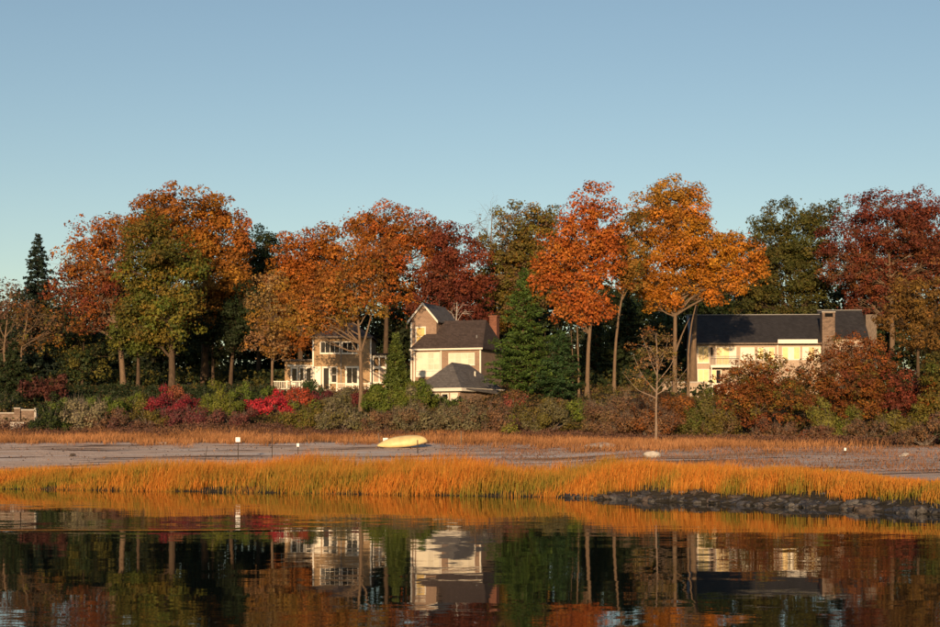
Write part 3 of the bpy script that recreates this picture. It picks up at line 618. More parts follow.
tree('thicket_tree', 'dark maroon bushy tree right of the red brown thicket', 914, 128, [(908, 384, 22, 14), (926, 396, 22, 16), (900, 402, 18, 14), (912, 414, 22, 12)], MAROON + DKGREEN[:1], tr=0.14, leaf=0.19, clump=0.62)
tree('thicket_tree', 'olive leafy bush tree at the right edge of the bank', 940, 124, [(938, 372, 20, 18), (945, 400, 22, 20), (930, 415, 18, 14)], OLIVE + GREEN[:1] + RUST[:1], tr=0.14, leaf=0.19, clump=0.62)
tree('thicket_tree', 'dull green bushy tree filling the gap between the two big russet thickets', 804, 131, [(802, 400, 20, 16), (808, 418, 20, 14), (796, 380, 14, 12)], OLIVE + DKGREEN + REDBR[:1], tr=0.14, leaf=0.19, clump=0.62)

# the wood behind, trees told apart only by their dark crowns
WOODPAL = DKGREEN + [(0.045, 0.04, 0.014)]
LAND = [(-60, 'left of the picture edge'), (-5, 'above the left stone wall'), (30, 'beneath the pointed spruce'), (68, 'behind the low maroon maple'), (105, 'left of the two brown trunks'), (140, 'behind the slim trunked green maple'),
        (180, 'right of the stout olive maple trunk'), (222, 'behind the low grey shaded wall'), (262, 'behind the slender tan tree'), (300, 'behind the left wing of the deck house'), (342, 'behind the deck house roof'), (385, 'behind the narrow arborvitae'),
        (425, 'behind the gabled tower'), (465, 'behind the brown hipped roof'), (505, 'behind the brick chimney'), (545, 'behind the tall white pine'), (585, 'behind the orange red maple trunks'), (625, 'behind the leaning slender trunk'),
        (665, 'behind the golden orange maple trunks'), (708, 'behind the left gable of the long house'), (750, 'behind the left half of the dark slate roof'), (792, 'behind the middle of the dark slate roof'), (834, 'behind the stone chimney of the long house'),
        (876, 'behind the right end of the long house'), (918, 'behind the olive brown tree at right'), (960, 'at the right picture edge'), (1000, 'beyond the right picture edge')]
used_ = {}
def wood_label(bx, row):
    ps = sorted(LAND, key=lambda q: abs(q[0] - bx)); 
    for (_, t_) in ps:
        if (row, t_) not in used_: used_[(row, t_)] = 1; break
    return ('dim nearer wood tree, ' if row == 0 else 'dim taller farther wood tree, ') + t_
k_ = 0
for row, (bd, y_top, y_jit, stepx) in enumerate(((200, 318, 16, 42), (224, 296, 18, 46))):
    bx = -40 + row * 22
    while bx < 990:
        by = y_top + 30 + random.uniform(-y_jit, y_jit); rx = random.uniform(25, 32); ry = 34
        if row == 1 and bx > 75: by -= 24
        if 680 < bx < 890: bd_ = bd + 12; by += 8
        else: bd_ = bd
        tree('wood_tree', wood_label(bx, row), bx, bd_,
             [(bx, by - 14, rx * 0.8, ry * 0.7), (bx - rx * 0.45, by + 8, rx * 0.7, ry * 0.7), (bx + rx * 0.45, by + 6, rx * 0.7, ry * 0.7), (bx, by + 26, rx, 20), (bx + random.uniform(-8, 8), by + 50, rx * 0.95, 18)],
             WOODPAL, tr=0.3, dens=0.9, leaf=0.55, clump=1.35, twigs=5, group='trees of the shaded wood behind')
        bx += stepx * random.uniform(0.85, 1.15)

# ------------------------------------------------------------------ shrubs of the bank
SH = [
 ('dark green rounded shrub beside the left stone wall', 50, 398, 432, 17, 130, DKGREEN + SHGREEN[:1], dict(dens=1.3)),
 ('pale grey green spiky shrub right of the dark rounded shrub', 82, 393, 428, 22, 129, [(0.22, 0.19, 0.10), (0.18, 0.16, 0.08), (0.26, 0.22, 0.13)], dict(dens=0.55, twiggy=1.0, spike=0.5)),
 ('bright green mounded shrub behind the pale spiky shrub', 106, 391, 415, 18, 134, SHGREEN, {}),
 ('dull green mounded shrub under the two brown trunks', 128, 390, 412, 16, 136, SHGREEN + OLIVE[:1], {}),
 ('green shrub tucked above the dark rounded shrub at left', 62, 392, 412, 12, 137, SHGREEN, {}),
 ('wide flat crimson shrub below the stout olive maple', 170, 393, 408, 27, 133, [(0.20, 0.02, 0.03), (0.26, 0.025, 0.035), (0.16, 0.02, 0.025)], {}),
 ('small orange shrub on top of the wide crimson shrub', 179, 385, 400, 12, 137, [(0.32, 0.11, 0.05), (0.28, 0.09, 0.04)], {}),
 ('yellow green round shrub between the two crimson shrubs', 222, 389, 414, 22, 133, [(0.11, 0.13, 0.018), (0.085, 0.11, 0.016), (0.15, 0.15, 0.02)], dict(dens=1.2)),
 ('long clipped dark green hedge shrub left of the white deck', 254, 384, 400, 24, 140, SHGREEN + DKGREEN[:1], {}),
 ('brightest crimson shrub below the white deck', 268, 393, 411, 22, 132, CRIMSON, dict(dens=1.3)),
 ('small scarlet orange shrub at the foot of the white deck', 298, 387, 400, 13, 138, [(0.38, 0.06, 0.03), (0.33, 0.07, 0.03)], {}),
 ('dark green round shrub in front of the deck house door', 314, 380, 398, 11, 143, [(0.03, 0.055, 0.016), (0.04, 0.065, 0.018)], dict(dens=1.4)),
 ('dark maroon low shrub below the deck house door', 320, 390, 400, 15, 141, [(0.13, 0.025, 0.03), (0.10, 0.02, 0.025)], {}),
 ('grey green soft shrub right of the deck house door', 336, 390, 402, 14, 140, GREYGR, {}),
 ('maroon shrub at the foot of the forked maple trunk', 366, 388, 400, 13, 138, [(0.17, 0.03, 0.03), (0.13, 0.03, 0.028)], {}),
 ('dusky pink maroon shrub low under the yellow green round shrub', 184, 405, 422, 26, 129, [(0.17, 0.04, 0.045), (0.13, 0.035, 0.035), (0.11, 0.04, 0.03)], dict(twiggy=0.7)),
 ('faded maroon shrub low under the brightest crimson shrub', 232, 407, 424, 26, 128, [(0.15, 0.045, 0.04), (0.11, 0.04, 0.03), (0.13, 0.06, 0.04)], dict(twiggy=0.7)),
 ('olive yellow shrub low under the two brown trunks', 148, 407, 424, 18, 129, OLIVE + [(0.17, 0.15, 0.03)], {}),
 ('brown purple shrub below the pale spiky shrub', 112, 410, 428, 26, 128, BROWN + [(0.11, 0.045, 0.04)], dict(twiggy=0.7)),
 ('olive green shrub right of the brightest crimson shrub', 304, 399, 428, 22, 130, OLIVE + SHGREEN[:1], dict(twiggy=0.5)),
 ('silvery olive shrub with pale stems left of the overturned boat', 342, 398, 430, 28, 128, GREYGR + OLIVE[:1], dict(twiggy=0.9, dens=0.8)),
 ('brown twiggy shrub just behind the boat bow', 382, 406, 432, 20, 128, BROWN + GREYGR[:1], dict(twiggy=0.9)),
 ('spreading green juniper below the arborvitae', 384, 382, 410, 22, 137, SHGREEN + [(0.12, 0.125, 0.02)], dict(dens=1.3)),
 ('feathery green juniper in front of the gabled house', 414, 376, 408, 22, 138, SHGREEN + [(0.12, 0.125, 0.02)], dict(dens=1.3)),
 ('silvery brown bayberry shrub behind the boat stern', 416, 398, 434, 25, 127, GREYGR + BROWN[:1], dict(twiggy=0.9, dens=0.85)),
 ('silvery bayberry shrub in front of the hipped pavilion', 462, 396, 435, 28, 126, GREYGR + BROWN[:2], dict(twiggy=0.9, dens=0.85)),
 ('dark green shrub against the hipped pavilion wall', 452, 394, 404, 12, 138, DKGREEN + SHGREEN[:1], {}),
 ('brown twiggy shrub right of the silvery bayberry', 500, 400, 435, 17, 126, BROWN, dict(twiggy=1.0, dens=0.7)),
 ('small red flecked shrub below the tall white pine', 516, 388, 402, 11, 134, [(0.26, 0.05, 0.04), (0.10, 0.10, 0.03), (0.16, 0.08, 0.03)], {}),
 ('small yellow green shrub low right of the pavilion', 511, 420, 436, 8, 123, [(0.20, 0.19, 0.03), (0.16, 0.16, 0.025)], dict(spike=0.5)),
 ('olive shrub below the shorter bushy pine', 546, 397, 432, 26, 127, OLIVE + GREYGR[:2], dict(twiggy=0.6)),
 ('green leafy shrub at the foot of the orange red maple', 582, 395, 420, 14, 131, SHGREEN + [(0.13, 0.13, 0.02)], {}),
 ('tangled pink brown shrub left of the slim young tree', 612, 388, 436, 26, 124, BROWN + [(0.17, 0.09, 0.06), (0.14, 0.10, 0.04)], dict(twiggy=1.0, dens=0.7, spike=0.4)),
 ('tangled russet shrub directly behind the slim young tree', 648, 392, 438, 26, 121, BROWN + RUST[:2], dict(twiggy=1.0, dens=0.7, spike=0.3)),
 ('russet shrub below the white terrace wall', 674, 384, 430, 20, 124, RUST + BROWN[:2], dict(twiggy=0.6)),
 ('green shrub below the balcony of the long house', 704, 392, 432, 20, 122, [(0.10, 0.115, 0.02), (0.08, 0.09, 0.02), (0.13, 0.10, 0.03)], {}),
 ('olive brown low shrub left of the orange brown bushy tree', 722, 408, 436, 20, 117, OLIVE + BROWN[:2], dict(twiggy=0.7)),
 ('brown twiggy low shrub under the orange brown bushy tree', 772, 420, 442, 24, 114, BROWN + REDBR[:1], dict(twiggy=1.0)),
 ('yellow green upright shrub between the two bushy trees', 826, 398, 440, 14, 115, [(0.16, 0.15, 0.025), (0.12, 0.125, 0.02), (0.18, 0.15, 0.03)], dict(spike=0.4)),
 ('green upright shrub just right of the yellow green one', 848, 404, 438, 13, 119, SHGREEN + OLIVE[:2], {}),
 ('dark brown low shrub under the red brown bushy tree', 868, 420, 444, 24, 112, BROWN + DKGREEN[:1], dict(twiggy=0.9)),
 ('olive yellow shrub low before the maroon bushy tree', 896, 404, 438, 18, 117, OLIVE + [(0.17, 0.15, 0.03)], {}),
 ('dark brown low shrub at the right edge of the bank', 925, 420, 446, 26, 111, BROWN + DKGREEN[:1], dict(twiggy=0.9)),
 ('brown red low shrub right of the small yellow green upright shrub', 812, 424, 444, 20, 112, BROWN + REDBR[:2], dict(twiggy=0.9)),
 ('dark green shrub above the left garden steps', 4, 394, 414, 16, 146, DKGREEN + OLIVE[:1], {}),
]
for (lab, px, tp, bt, hw, D, pal, kw) in SH:
    Ds = np.arange(104, 162, 0.5); gy = HY - (ground_z((px - CX) * Ds / F, Ds) - CH) * F / Ds
    D2 = float(Ds[np.argmin(np.abs(gy - bt))]); D = 0.35 * D + 0.65 * D2
    shrub(lab, px, tp - 2, bt, hw * 1.15, D, pal, **kw)

# ------------------------------------------------------------------ uncountable growth: brush, grasses
def brush(name, label, Xr, dr, n_cl, pal, h=(0.5, 1.1), leaf=0.13):
    C, N, S, T = [], [], [], []
    V, I = [], []
    pal = np.array(pal)
    u = RNG.uniform(Xr[0], Xr[1], n_cl); d = RNG.uniform(dr[0], dr[1], n_cl)
    Y = np.interp(u, pxk, B_k) + d; X = (u - CX) * Y / F; Z = ground_z(X, Y)
    for q in range(n_cl):
        if h[1] > 1 and 640 < u[q] < 900 and 165 < Y[q] < 200: continue
        H = RNG.uniform(*h); n = 34
        p = RNG.normal(size=(n, 3)) * np.array([0.38, 0.38, 0]) + np.array([X[q], Y[q], Z[q]])
        p[:, 2] += H * RNG.uniform(0.05, 1.0, n)
        nn = RNG.normal(size=(n, 3)) + np.array([0, -0.4, 0.3])
        C.append(p); N.append(nn / np.linalg.norm(nn, axis=1)[:, None]); S.append(leaf * RNG.uniform(0.6, 1.4, n))
        bc = pal[RNG.integers(0, len(pal))]
        T.append(np.clip((bc * 0.6 + pal[RNG.integers(0, len(pal), n)] * 0.4) * RNG.uniform(0.7, 1.3, (n, 1)), 0.003, 0.9))
    P, T = leaf_cards(np.concatenate(C), np.concatenate(N), np.concatenate(S), np.concatenate(T))
    o = link(name, mesh_np(name, P, 3, np.arange(len(P)), cols=T), LEAF)
    tag(o, label, 'brush', kind='stuff')
brush('garden_undergrowth', 'dark green undergrowth in the shade at the foot of the left trees', (-60, 272), (28, 44), 700, DKGREEN, h=(0.4, 1.1), leaf=0.24)
PURPLE = [(0.13, 0.06, 0.045), (0.10, 0.045, 0.04), (0.16, 0.08, 0.05), (0.09, 0.05, 0.03)]
brush('low_brush', 'low purple brown brush along the foot of the planted bank', (-60, 1000), (7.5, 17), 2400, PURPLE + BROWN[:2], h=(0.25, 0.65))
brush('ground_cover', 'mixed green and brown ground cover between the garden shrubs', (-60, 1000), (17, 72), 4200, DKGREEN + OLIVE + BROWN, h=(0.1, 0.7), leaf=0.17)  # dark leaf mix paints in the shade between the shrubs
brush('wood_floor_growth', 'dark leafy undergrowth on the shaded floor of the wood', (-80, 1020), (54, 110), 2500, DKGREEN + OLIVE[:1], h=(0.6, 2.6), leaf=0.42)

def grass(name, label, px_r, dfun, n, hgt, width, low, high, lean=0.18, patch=0.35, cat='grass', seed=5, fade=None, edge=None):
    u = RNG.uniform(px_r[0], px_r[1], n); Y = dfun(u, RNG.uniform(0, 1, n)); X = (u - CX) * Y / F
    nz = smooth_noise(X, Y, 0.9, seed)
    keep = (RNG.random(n) < np.clip(0.62 + nz * 1.1 + 0.5 * smooth_noise(X, Y, 3.0, seed + 9), 0.08, 1) * (fade(u) if fade else 1)) & ~((np.abs(X + 5.0) < 2.4) & (np.abs(Y - 110) < 4)); X, Y, u, nz = X[keep], Y[keep], u[keep], nz[keep]; n = len(X)
    Z = ground_z(X, Y)
    H = hgt(u) * (1 + patch * smooth_noise(X, Y, 0.45, seed + 1) + 0.25 * smooth_noise(X, Y, 2.2, seed + 2)) * RNG.uniform(0.4, 1.18, n)
    if edge is not None: H = H * np.clip(0.45 + 0.55 * (Y - np.interp(u, pxk, S_k) - edge) / 2.5, 0.4, 1)
    H = np.maximum(H, 0.12)
    a = RNG.uniform(0, 6.283, n); ln = RNG.normal(size=n) * lean * H
    wnd = 0.08 * H
    dx, dy = np.cos(a) * ln + wnd, np.sin(a) * ln
    b = RNG.uniform(-0.9, 0.9, n); wx_, wy_ = np.cos(b) * width * 0.5, np.sin(b) * width * 0.5
    P0 = np.c_[X, Y, Z - 0.03]; P1 = P0 + np.c_[dx * 0.3, dy * 0.3, H * 0.55]; P2 = P0 + np.c_[dx, dy, H]
    W = np.c_[wx_, wy_, 0 * wx_]
    Vv = np.stack([P0 - W * 0.8, P0 + W * 0.8, P1 + W, P1 - W, P2 + W * 0.15, P2 - W * 0.15], 1).reshape(-1, 3)
    k = np.arange(n)[:, None] * 6
    idx = np.concatenate([k + np.array([[0, 1, 2, 3]]), k + np.array([[3, 2, 4, 5]])], 1)
    low = np.array(low); high = np.array(high)
    cl = low[RNG.integers(0, len(low), n)]; chh = high[RNG.integers(0, len(high), n)]
    g = np.clip(0.5 + smooth_noise(X, Y * 1.3, 0.5, seed + 3) * 1.5 + smooth_noise(X, Y, 1.7, seed + 4) * 0.9 + RNG.normal(size=n) * 0.25, 0, 1)[:, None]
    cm = cl * (1 - g) + chh * g; cl = cl * (1 - 0.75 * g) + chh * 0.62 * 0.75 * g; chh = chh * (0.55 + 0.45 * g) + cl * 0.45 * (1 - g)
    jit = RNG.uniform(0.75, 1.25, (n, 1))
    pc = np.stack([cl * jit, cl * jit, cm * jit, cm * jit, chh * jit, chh * jit], 1).reshape(-1, 3)
    o = link(name, mesh_np(name, Vv, 4, idx, pcols=pc), GRASS)
    tag(o, label, cat, kind='stuff')
    return o
SP_LOW = [(0.22, 0.18, 0.026), (0.28, 0.18, 0.03), (0.16, 0.17, 0.022)]
SP_HIGH = [(0.60, 0.27, 0.05), (0.56, 0.185, 0.024), (0.52, 0.16, 0.022), (0.57, 0.23, 0.035), (0.48, 0.19, 0.026), (0.44, 0.145, 0.022)]
def front_d(u, r):
    S = np.interp(u, pxk, S_k); st = np.interp(u, [540, 600, 640], [-0.3, 0.5, 1.5])
    en = np.interp(u, [-100, 0, 300, 560, 700, 850, 1000], [8, 9, 15, 14, 12, 9, 8])
    stray = np.where((RNG.random(len(u)) < 0.035) & (u < 640), -RNG.uniform(0.2, 1.5, len(u)), 0)
    return S + stray + st + 0.5 * np.sin(u * 0.11) * np.sin(u * 0.037 + 1) + RNG.normal(size=len(u)) * 0.25 + r ** 1.05 * en
grass('salt_marsh_grass', 'tall orange and gold marsh grass band along the water edge', (-120, 1060), front_d, 150000,
      lambda u: np.interp(u, [-100, 0, 150, 300, 560, 700, 850, 1000], [0.62, 0.66, 0.88, 1.06, 1.02, 0.76, 0.46, 0.40]), 0.024, SP_LOW, SP_HIGH, lean=0.24, patch=0.6, edge=0.0)
grass('dune_grass', 'short tawny orange grass strip between the sand and the bank', (-120, 900), lambda u, r: np.interp(u, pxk, B_k) - 2.0 + (1 - r) * (2.2 * np.sin(u * 0.045) * np.sin(u * 0.017 + 2) + 1.2 * np.sin(u * 0.16)) + RNG.normal(size=len(u)) * 0.8 * (1 - r) + r * 14 + np.interp(u, [430, 560, 720], [0, -6, -5]) * (1 - r), 52000,
      lambda u: np.full_like(u, 0.55), 0.030, [(0.28, 0.13, 0.05), (0.24, 0.11, 0.045)], [(0.46, 0.21, 0.085), (0.40, 0.18, 0.07), (0.48, 0.25, 0.11)], lean=0.45, seed=30, fade=lambda u: np.interp(u, [600, 720, 820, 900], [1, 0.8, 0.25, 0.0]))
grass('beach_tuft_grass', 'sparse russet grass tufts across the sand at right', (440, 1040), lambda u, r: np.interp(u, pxk, S_k) + 18 + r * (np.interp(u, pxk, B_k) - np.interp(u, pxk, S_k) - 17), 15000,
      lambda u: np.full_like(u, 0.22), 0.03, [(0.20, 0.10, 0.05), (0.17, 0.085, 0.045)], [(0.34, 0.16, 0.075), (0.28, 0.13, 0.07)], lean=0.6, seed=40, patch=0.8)

nd = 2600
u = RNG.uniform(-100, 1040, nd); S_, B_ = np.interp(u, pxk, S_k), np.interp(u, pxk, B_k)
band = RNG.choice([0.45, 0.62, 0.8, 0.97], nd); f = np.where(RNG.random(nd) < 0.75, band + 0.03 * np.sin(u * 0.05 + band * 9) + RNG.normal(size=nd) * 0.018, RNG.uniform(0.3, 1.0, nd))
Y = S_ + 2 + f * (B_ - S_ - 1); X = (u - CX) * Y / F
nn = np.array([0, -0.6, 0.6]) + RNG.normal(size=(nd, 3)) * 0.45; nn /= np.linalg.norm(nn, axis=1)[:, None]
dp = np.array([(0.07, 0.045, 0.03), (0.10, 0.06, 0.04), (0.05, 0.035, 0.03), (0.30, 0.16, 0.08), (0.60, 0.54, 0.48)])
P, T = leaf_cards(np.c_[X, Y, ground_z(X, Y) + 0.04], nn, RNG.uniform(0.04, 0.15, nd), dp[RNG.integers(0, 4, nd)] * RNG.uniform(0.7, 1.2, (nd, 1)))
tag(link('beach_debris', mesh_np('beach_debris', P, 3, np.arange(len(P)), cols=T), LEAF), 'dark weed, straw and shell debris strewn in lines across the sand', 'debris', kind='stuff')

# ------------------------------------------------------------------ stone revetment on the right
rocks = []
for k in range(9):
    import bmesh
    bm = bmesh.new(); bmesh.ops.create_icosphere(bm, subdivisions=2 if k < 0 else 2, radius=0.5)
    r = np.random.default_rng(100 + k); pl = [(Vector(r.normal(size=3)).normalized(), r.uniform(0.24, 0.38)) for _ in range(12)]
    for v in bm.verts:
        for (nn, dd) in pl:
            s = v.co.dot(nn)
            if s > dd: v.co -= nn * (s - dd)
        v.co += Vector(r.normal(size=3)) * 0.012
        v.co.x *= 1.25; v.co.z *= 0.75
    me = bpy.data.meshes.new('stone'); bm.to_mesh(me); bm.free(); me.materials.append(ROCKB if k == 8 else ROCK); rocks.append(me)
rv = empty('stone_revetment', ((700 - CX) * 62 / F, 62, 0))
tag(rv, 'bank of dark wet stones at the waterline below the marsh grass on the right', 'stone bank')
bigst = []
for i in range(300):
    u = 566 + 385 * (i / 300) + random.uniform(-4, 4)
    S = float(np.interp(u, pxk, S_k)); t = random.random()
    gx0 = np.interp(u, [555, 640], [0.35, 1.0])
    Y = S - 0.15 + t * 2.9 * gx0; X = (u - CX) * Y / F
    s = random.uniform(0.32, 0.72) * (0.5 + 0.45 * gx0)
    z = 0.0 + t * 0.42 * gx0
    o = link('stone', rocks[8] if random.random() < 0.2 else random.choice(rocks[:8]), None, rv)
    o.location = (X - rv.location.x, Y - rv.location.y, z)
    o.rotation_euler = (random.uniform(-0.5, 0.5), random.uniform(-0.5, 0.5), random.uniform(0, 6.28)); o.scale = (s * random.uniform(0.9, 1.5), s, s * random.uniform(0.7, 1.1))
# small rubble between the stones
V, Fs = [], []
rr = np.random.default_rng(5)
src = rocks[0]; sv = np.array([v.co[:] for v in src.vertices]); sf = [tuple(p.vertices) for p in src.polygons]
for i in range(420):
    u = 566 + 470 * rr.random(); S = float(np.interp(u, pxk, S_k)); g = np.interp(u, [555, 640], [0.35, 1.0]); t = rr.random()
    Y = S - 0.3 + t * 3.0 * g; X = (u - CX) * Y / F; s = rr.uniform(0.15, 0.4); a = rr.uniform(0, 6.28); b0 = len(V)
    rot = np.array([[math.cos(a), -math.sin(a), 0], [math.sin(a), math.cos(a), 0], [0, 0, 1]])
    V += list((sv * s) @ rot.T + np.array([X, Y, t * 0.42 * g + 0.02]) - np.array(rv.location)); Fs += [tuple(b0 + q for q in f) for f in sf]
tag(pydata('rubble', V, Fs, ROCK, rv), kind='stuff')

# single stones and small things on the sand
def rock(name, label, px, py, D, w_, h_, mat, mi=0, cat='rock', rz=0.3):
    me = rocks[mi].copy(); me.materials.clear()
    o = link(name, me, mat); x = (px - CX) * D / F
    o.location = (x, D, float(ground_z(x, D)) + h_ * 0.25); o.scale = (w_ / 1.1, w_ / 1.2, h_ / 0.62); o.rotation_euler = (0, 0, rz)
    return tag(o, label, cat)
rock('boulder', 'pale rounded boulder on the sand below the slim young tree', 650, 457, 92, 1.25, 0.55, PALEST, 1)
rock('boulder', 'long flat pale slab stone at the grass edge left of the young tree', 602, 446, 105, 2.8, 0.45, PALEST, 2)
rock('boulder', 'small tan stone on the grey sand at far left', 72, 449, 104, 0.5, 0.28, ROCKB, 3)
rock('boulder', 'low pale stone at the dune grass edge left of the square sign', 163, 441, 115, 1.0, 0.3, PALEST, 4)
rock('boulder', 'small pale stone at the right end of the beach', 905, 455, 88, 0.8, 0.3, PALEST, 5)

def post(px, top, bot, D, r, label, mat=DWOOD, sign=None, lean=0.0, name='fence_post', cat='post', group='posts along the beach'):
    k = D / F; x = (px - CX) * k; gz = float(ground_z(x, D))
    H = PX(px, top, D)[2] - gz
    root = empty(name, (x, D, gz - 0.2)); root.rotation_euler = (0, lean, 0)
    V, I = [], []
    tube([(0, 0, 0), (0.01, 0, (H + .2) * 0.5), (0, 0, H + 0.2), (0, 0, H + 0.21)], (r, r, r * 0.92, 0.004), 7, V, I)
    wood_mesh('pole', V, I, mat, root)
    if sign:
        sw, sh = sign; box('sign_panel', root, SIGNW, -sw / 2, sw / 2, -r - 0.025, -r - 0.004, H + 0.2 - sh, H + 0.24)
        box('sign_backing', root, WOOD, -sw / 2 + .02, sw / 2 - .02, -r - 0.0035, -r + 0.012, H + 0.2 - sh + .05, H + 0.19)
    tag(root, label, cat, group)
post(238, 438, 453, 99, 0.03, 'square white sign on a thin dark post, left on the beach', sign=(0.30, 0.26), name='sign_post', cat='sign')
post(272, 433, 451, 101, 0.028, 'tall thin dark bare post right of the square white sign')
post(298, 444, 450, 104, 0.03, 'low white marker sign near the ground between square sign and boat', sign=(0.17, 0.18), name='sign_post', cat='sign')
post(307, 433, 442, 118, 0.03, 'thin post in the dune grass above the low white marker')
post(354, 436, 446, 112, 0.03, 'pale weathered post left of the boat bow', mat=WOOD)
post(380, 433, 447, 113, 0.04, 'pale leaning post at the boat bow', mat=WOOD, lean=-0.12)
post(385.5, 438.5, 447, 112, 0.03, 'wide white sign in front of the boat bow', sign=(0.36, 0.2), name='sign_post', cat='sign')
post(394.5, 436, 446, 113, 0.022, 'thin grey rod before the middle of the boat', mat=LEAD)
post(415.5, 436, 446, 113, 0.022, 'thin grey rod before the stern half of the boat', mat=LEAD)
post(417.5, 440, 453, 104, 0.04, 'stout dark post before the boat stern, lowest of them')
post(439.5, 435, 442, 118, 0.035, 'small pale post just right of the boat stern', mat=WOOD)
post(461, 431, 446, 112, 0.045, 'brown post in the dune grass right of the boat', mat=WOOD)
post(204, 446, 455, 97, 0.022, 'short dark stick on the sand left of the square white sign', lean=0.15)
post(845, 448.5, 456, 91, 0.03, 'small white marker sign on the right side of the beach', sign=(0.13, 0.13), name='sign_post', cat='sign')

# ------------------------------------------------------------------ overturned boat
def boat():
    D = 110.0; x0 = (402.5 - CX) * D / F; gz = float(ground_z(x0, D))
    root = empty('rowing_boat', (x0, D, gz + 0.24), 0.0); root.rotation_euler = (R(24), R(-5.0), R(3))
    L, Wd, H = 3.7, 1.15, 0.52; n, m_ = 28, 16
    def hull_h(s): return H * ((1 - abs(s) ** 2.2) ** 0.75 if s < 0 else (1 - abs(s) ** 3.6) ** 0.6) * (1 + 0.10 * s)
    V, Fs = [], []
    for i in range(n + 1):
        t = i / n; s = -1 + 2 * t
        wv = Wd / 2 * (1 - abs(s) ** 2.1) ** 0.8
        hv = hull_h(s); wv = max(wv, 0.02); hv = max(hv, 0.03)
        for j in range(m_ + 1):
            a = math.pi * j / m_
            cx_ = -math.cos(a); sz = math.sin(a) ** 0.72
            V.append((s * L / 2, cx_ * wv, 0.06 + 0.10 * abs(s) ** 2 * 0 + sz * hv))
    for i in range(n):
        for j in range(m_):
            a = i * (m_ + 1) + j; Fs.append((a, a + 1, a + m_ + 2, a + m_ + 1))
    h = pydata('hull', V, Fs, YELLOW, root)
    for p in h.data.polygons: p.use_smooth = True
    so = h.modifiers.new('thick', 'SOLIDIFY'); so.thickness = 0.03
    VV, II = [], []
    for sgn in (-1, 1):
        pts = []
        for i in range(n + 1):
            s = -1 + 2 * i / n; wv = max(0.02, Wd / 2 * (1 - abs(s) ** 2.1) ** 0.8)
            pts.append((s * L / 2, sgn * wv * 1.01, 0.06))
        VV, II = [], []; tube(pts, np.full(n + 1, 0.026), 6, VV, II); wood_mesh('gunwale', VV, II, WOOD, root)
    VV, II = [], []; tube([(s * L / 2 * 0.93, 0, 0.06 + hull_h(s * 0.93) + 0.012) for s in np.linspace(-0.97, 0.97, 15)], np.full(15, 0.02), 6, VV, II)
    wood_mesh('keel', VV, II, YELLOW, root)
    tag(root, 'overturned pale yellow rowing boat lying on the sand at the grass edge', 'boat')
boat()

# ------------------------------------------------------------------ houses
def window(parent, x0, x1, z0, z1, y, n=2, rows=1, glass=None, fw=0.09, frame=None, name='window', sill=True):
    """frame stands proud of the wall face at y (outside is -y); panes set back in the frame"""
    frame = frame or WHITE
    L = [(x0, x1, y - 0.07, y + 0.02, z1 - fw, z1), (x0, x1, y - 0.07, y + 0.02, z0, z0 + fw), (x0, x0 + fw, y - 0.068, y + 0.02, z0 + fw, z1 - fw), (x1 - fw, x1, y - 0.068, y + 0.02, z0 + fw, z1 - fw)]
    f = boxes(name, parent, frame, L)
    ix0, ix1, iz0, iz1 = x0 + fw, x1 - fw, z0 + fw, z1 - fw
    mw = 0.05 if n * (ix1 - ix0) < 40 else 0.04
    pw = (ix1 - ix0 - mw * (n - 1)) / n; ph = (iz1 - iz0 - mw * (rows - 1)) / rows
    for i in range(n):
        for j in range(rows):
            a = ix0 + i * (pw + mw); b = iz0 + j * (ph + mw)
            g = glass[i % len(glass)] if isinstance(glass, (list, tuple)) else glass
            box('pane', f, g or GLASS, a, a + pw, y - 0.03, y - 0.015, b, b + ph)
    for i in range(1, n):
        xx = ix0 + i * (pw + mw) - mw; box('muntin', f, frame, xx, xx + mw, y - 0.055, y + 0.01, iz0, iz1)
    for j in range(1, rows):
        zz = iz0 + j * (ph + mw) - mw; box('muntin', f, frame, ix0, ix1, y - 0.050, y + 0.008, zz, zz + mw)
    if sill: box('sill', f, frame, x0 - 0.05, x1 + 0.05, y - 0.12, y + 0.015, z0 - 0.07, z0 - 0.002)
    return f

def hip_roof(name, parent, mat, x0, x1, y0, y1, z0, z1, in0, in1, yr=None, thick=0.14):
    yr = (y0 + y1) / 2 if yr is None else yr
    V = [(x0, y0, z0), (x1, y0, z0), (x1, y1, z0), (x0, y1, z0), (x0 + in0, yr, z1), (x1 - in1, yr, z1),
         (x0, y0, z0 - thick), (x1, y0, z0 - thick), (x1, y1, z0 - thick), (x0, y1, z0 - thick)]
    Fs = [(0, 1, 5, 4), (1, 2, 5), (2, 3, 4, 5), (3, 0, 4), (6, 7, 1, 0), (7, 8, 2, 1), (8, 9, 3, 2), (9, 6, 0, 3), (9, 8, 7, 6)]
    return pydata(name, V, Fs, mat, parent)

# --- left deck house
DA = 160.0; kA = DA / F; zA = 7.25
hA = empty('deck_house', ((313 - CX) * kA, DA, zA))
tag(hA, 'two storey cedar shingled house with white trimmed windows and a deck', 'house')
def ax(p): return (p - 313) * kA
def az(p): return CH + (HY - p) * kA - zA
box('wall', hA, SHINGLE, ax(313), ax(371), 0.0, 8.0, -2.0, az(337.5))
rfA = hip_roof('roof', hA, ROOFB, ax(310.5), ax(373.5), -0.45, 8.45, az(336.5), az(320), 2.6, 2.6)
box('fascia', rfA, WOOD, ax(311), ax(373), -0.50, -0.455, az(338.4), az(336.4))
box('corner_board', hA, WHITE, ax(312.4), ax(313.9), -0.05, 0.1, -2.0, az(338.6))
box('corner_board', hA, WHITE, ax(370.0), ax(371.4), -0.05, 0.1, -2.0, az(338.6))
wgA = box('wing_wall', hA, SHINGLE, ax(284), ax(312.3), 0.6, 6.5, -2.0, az(361))
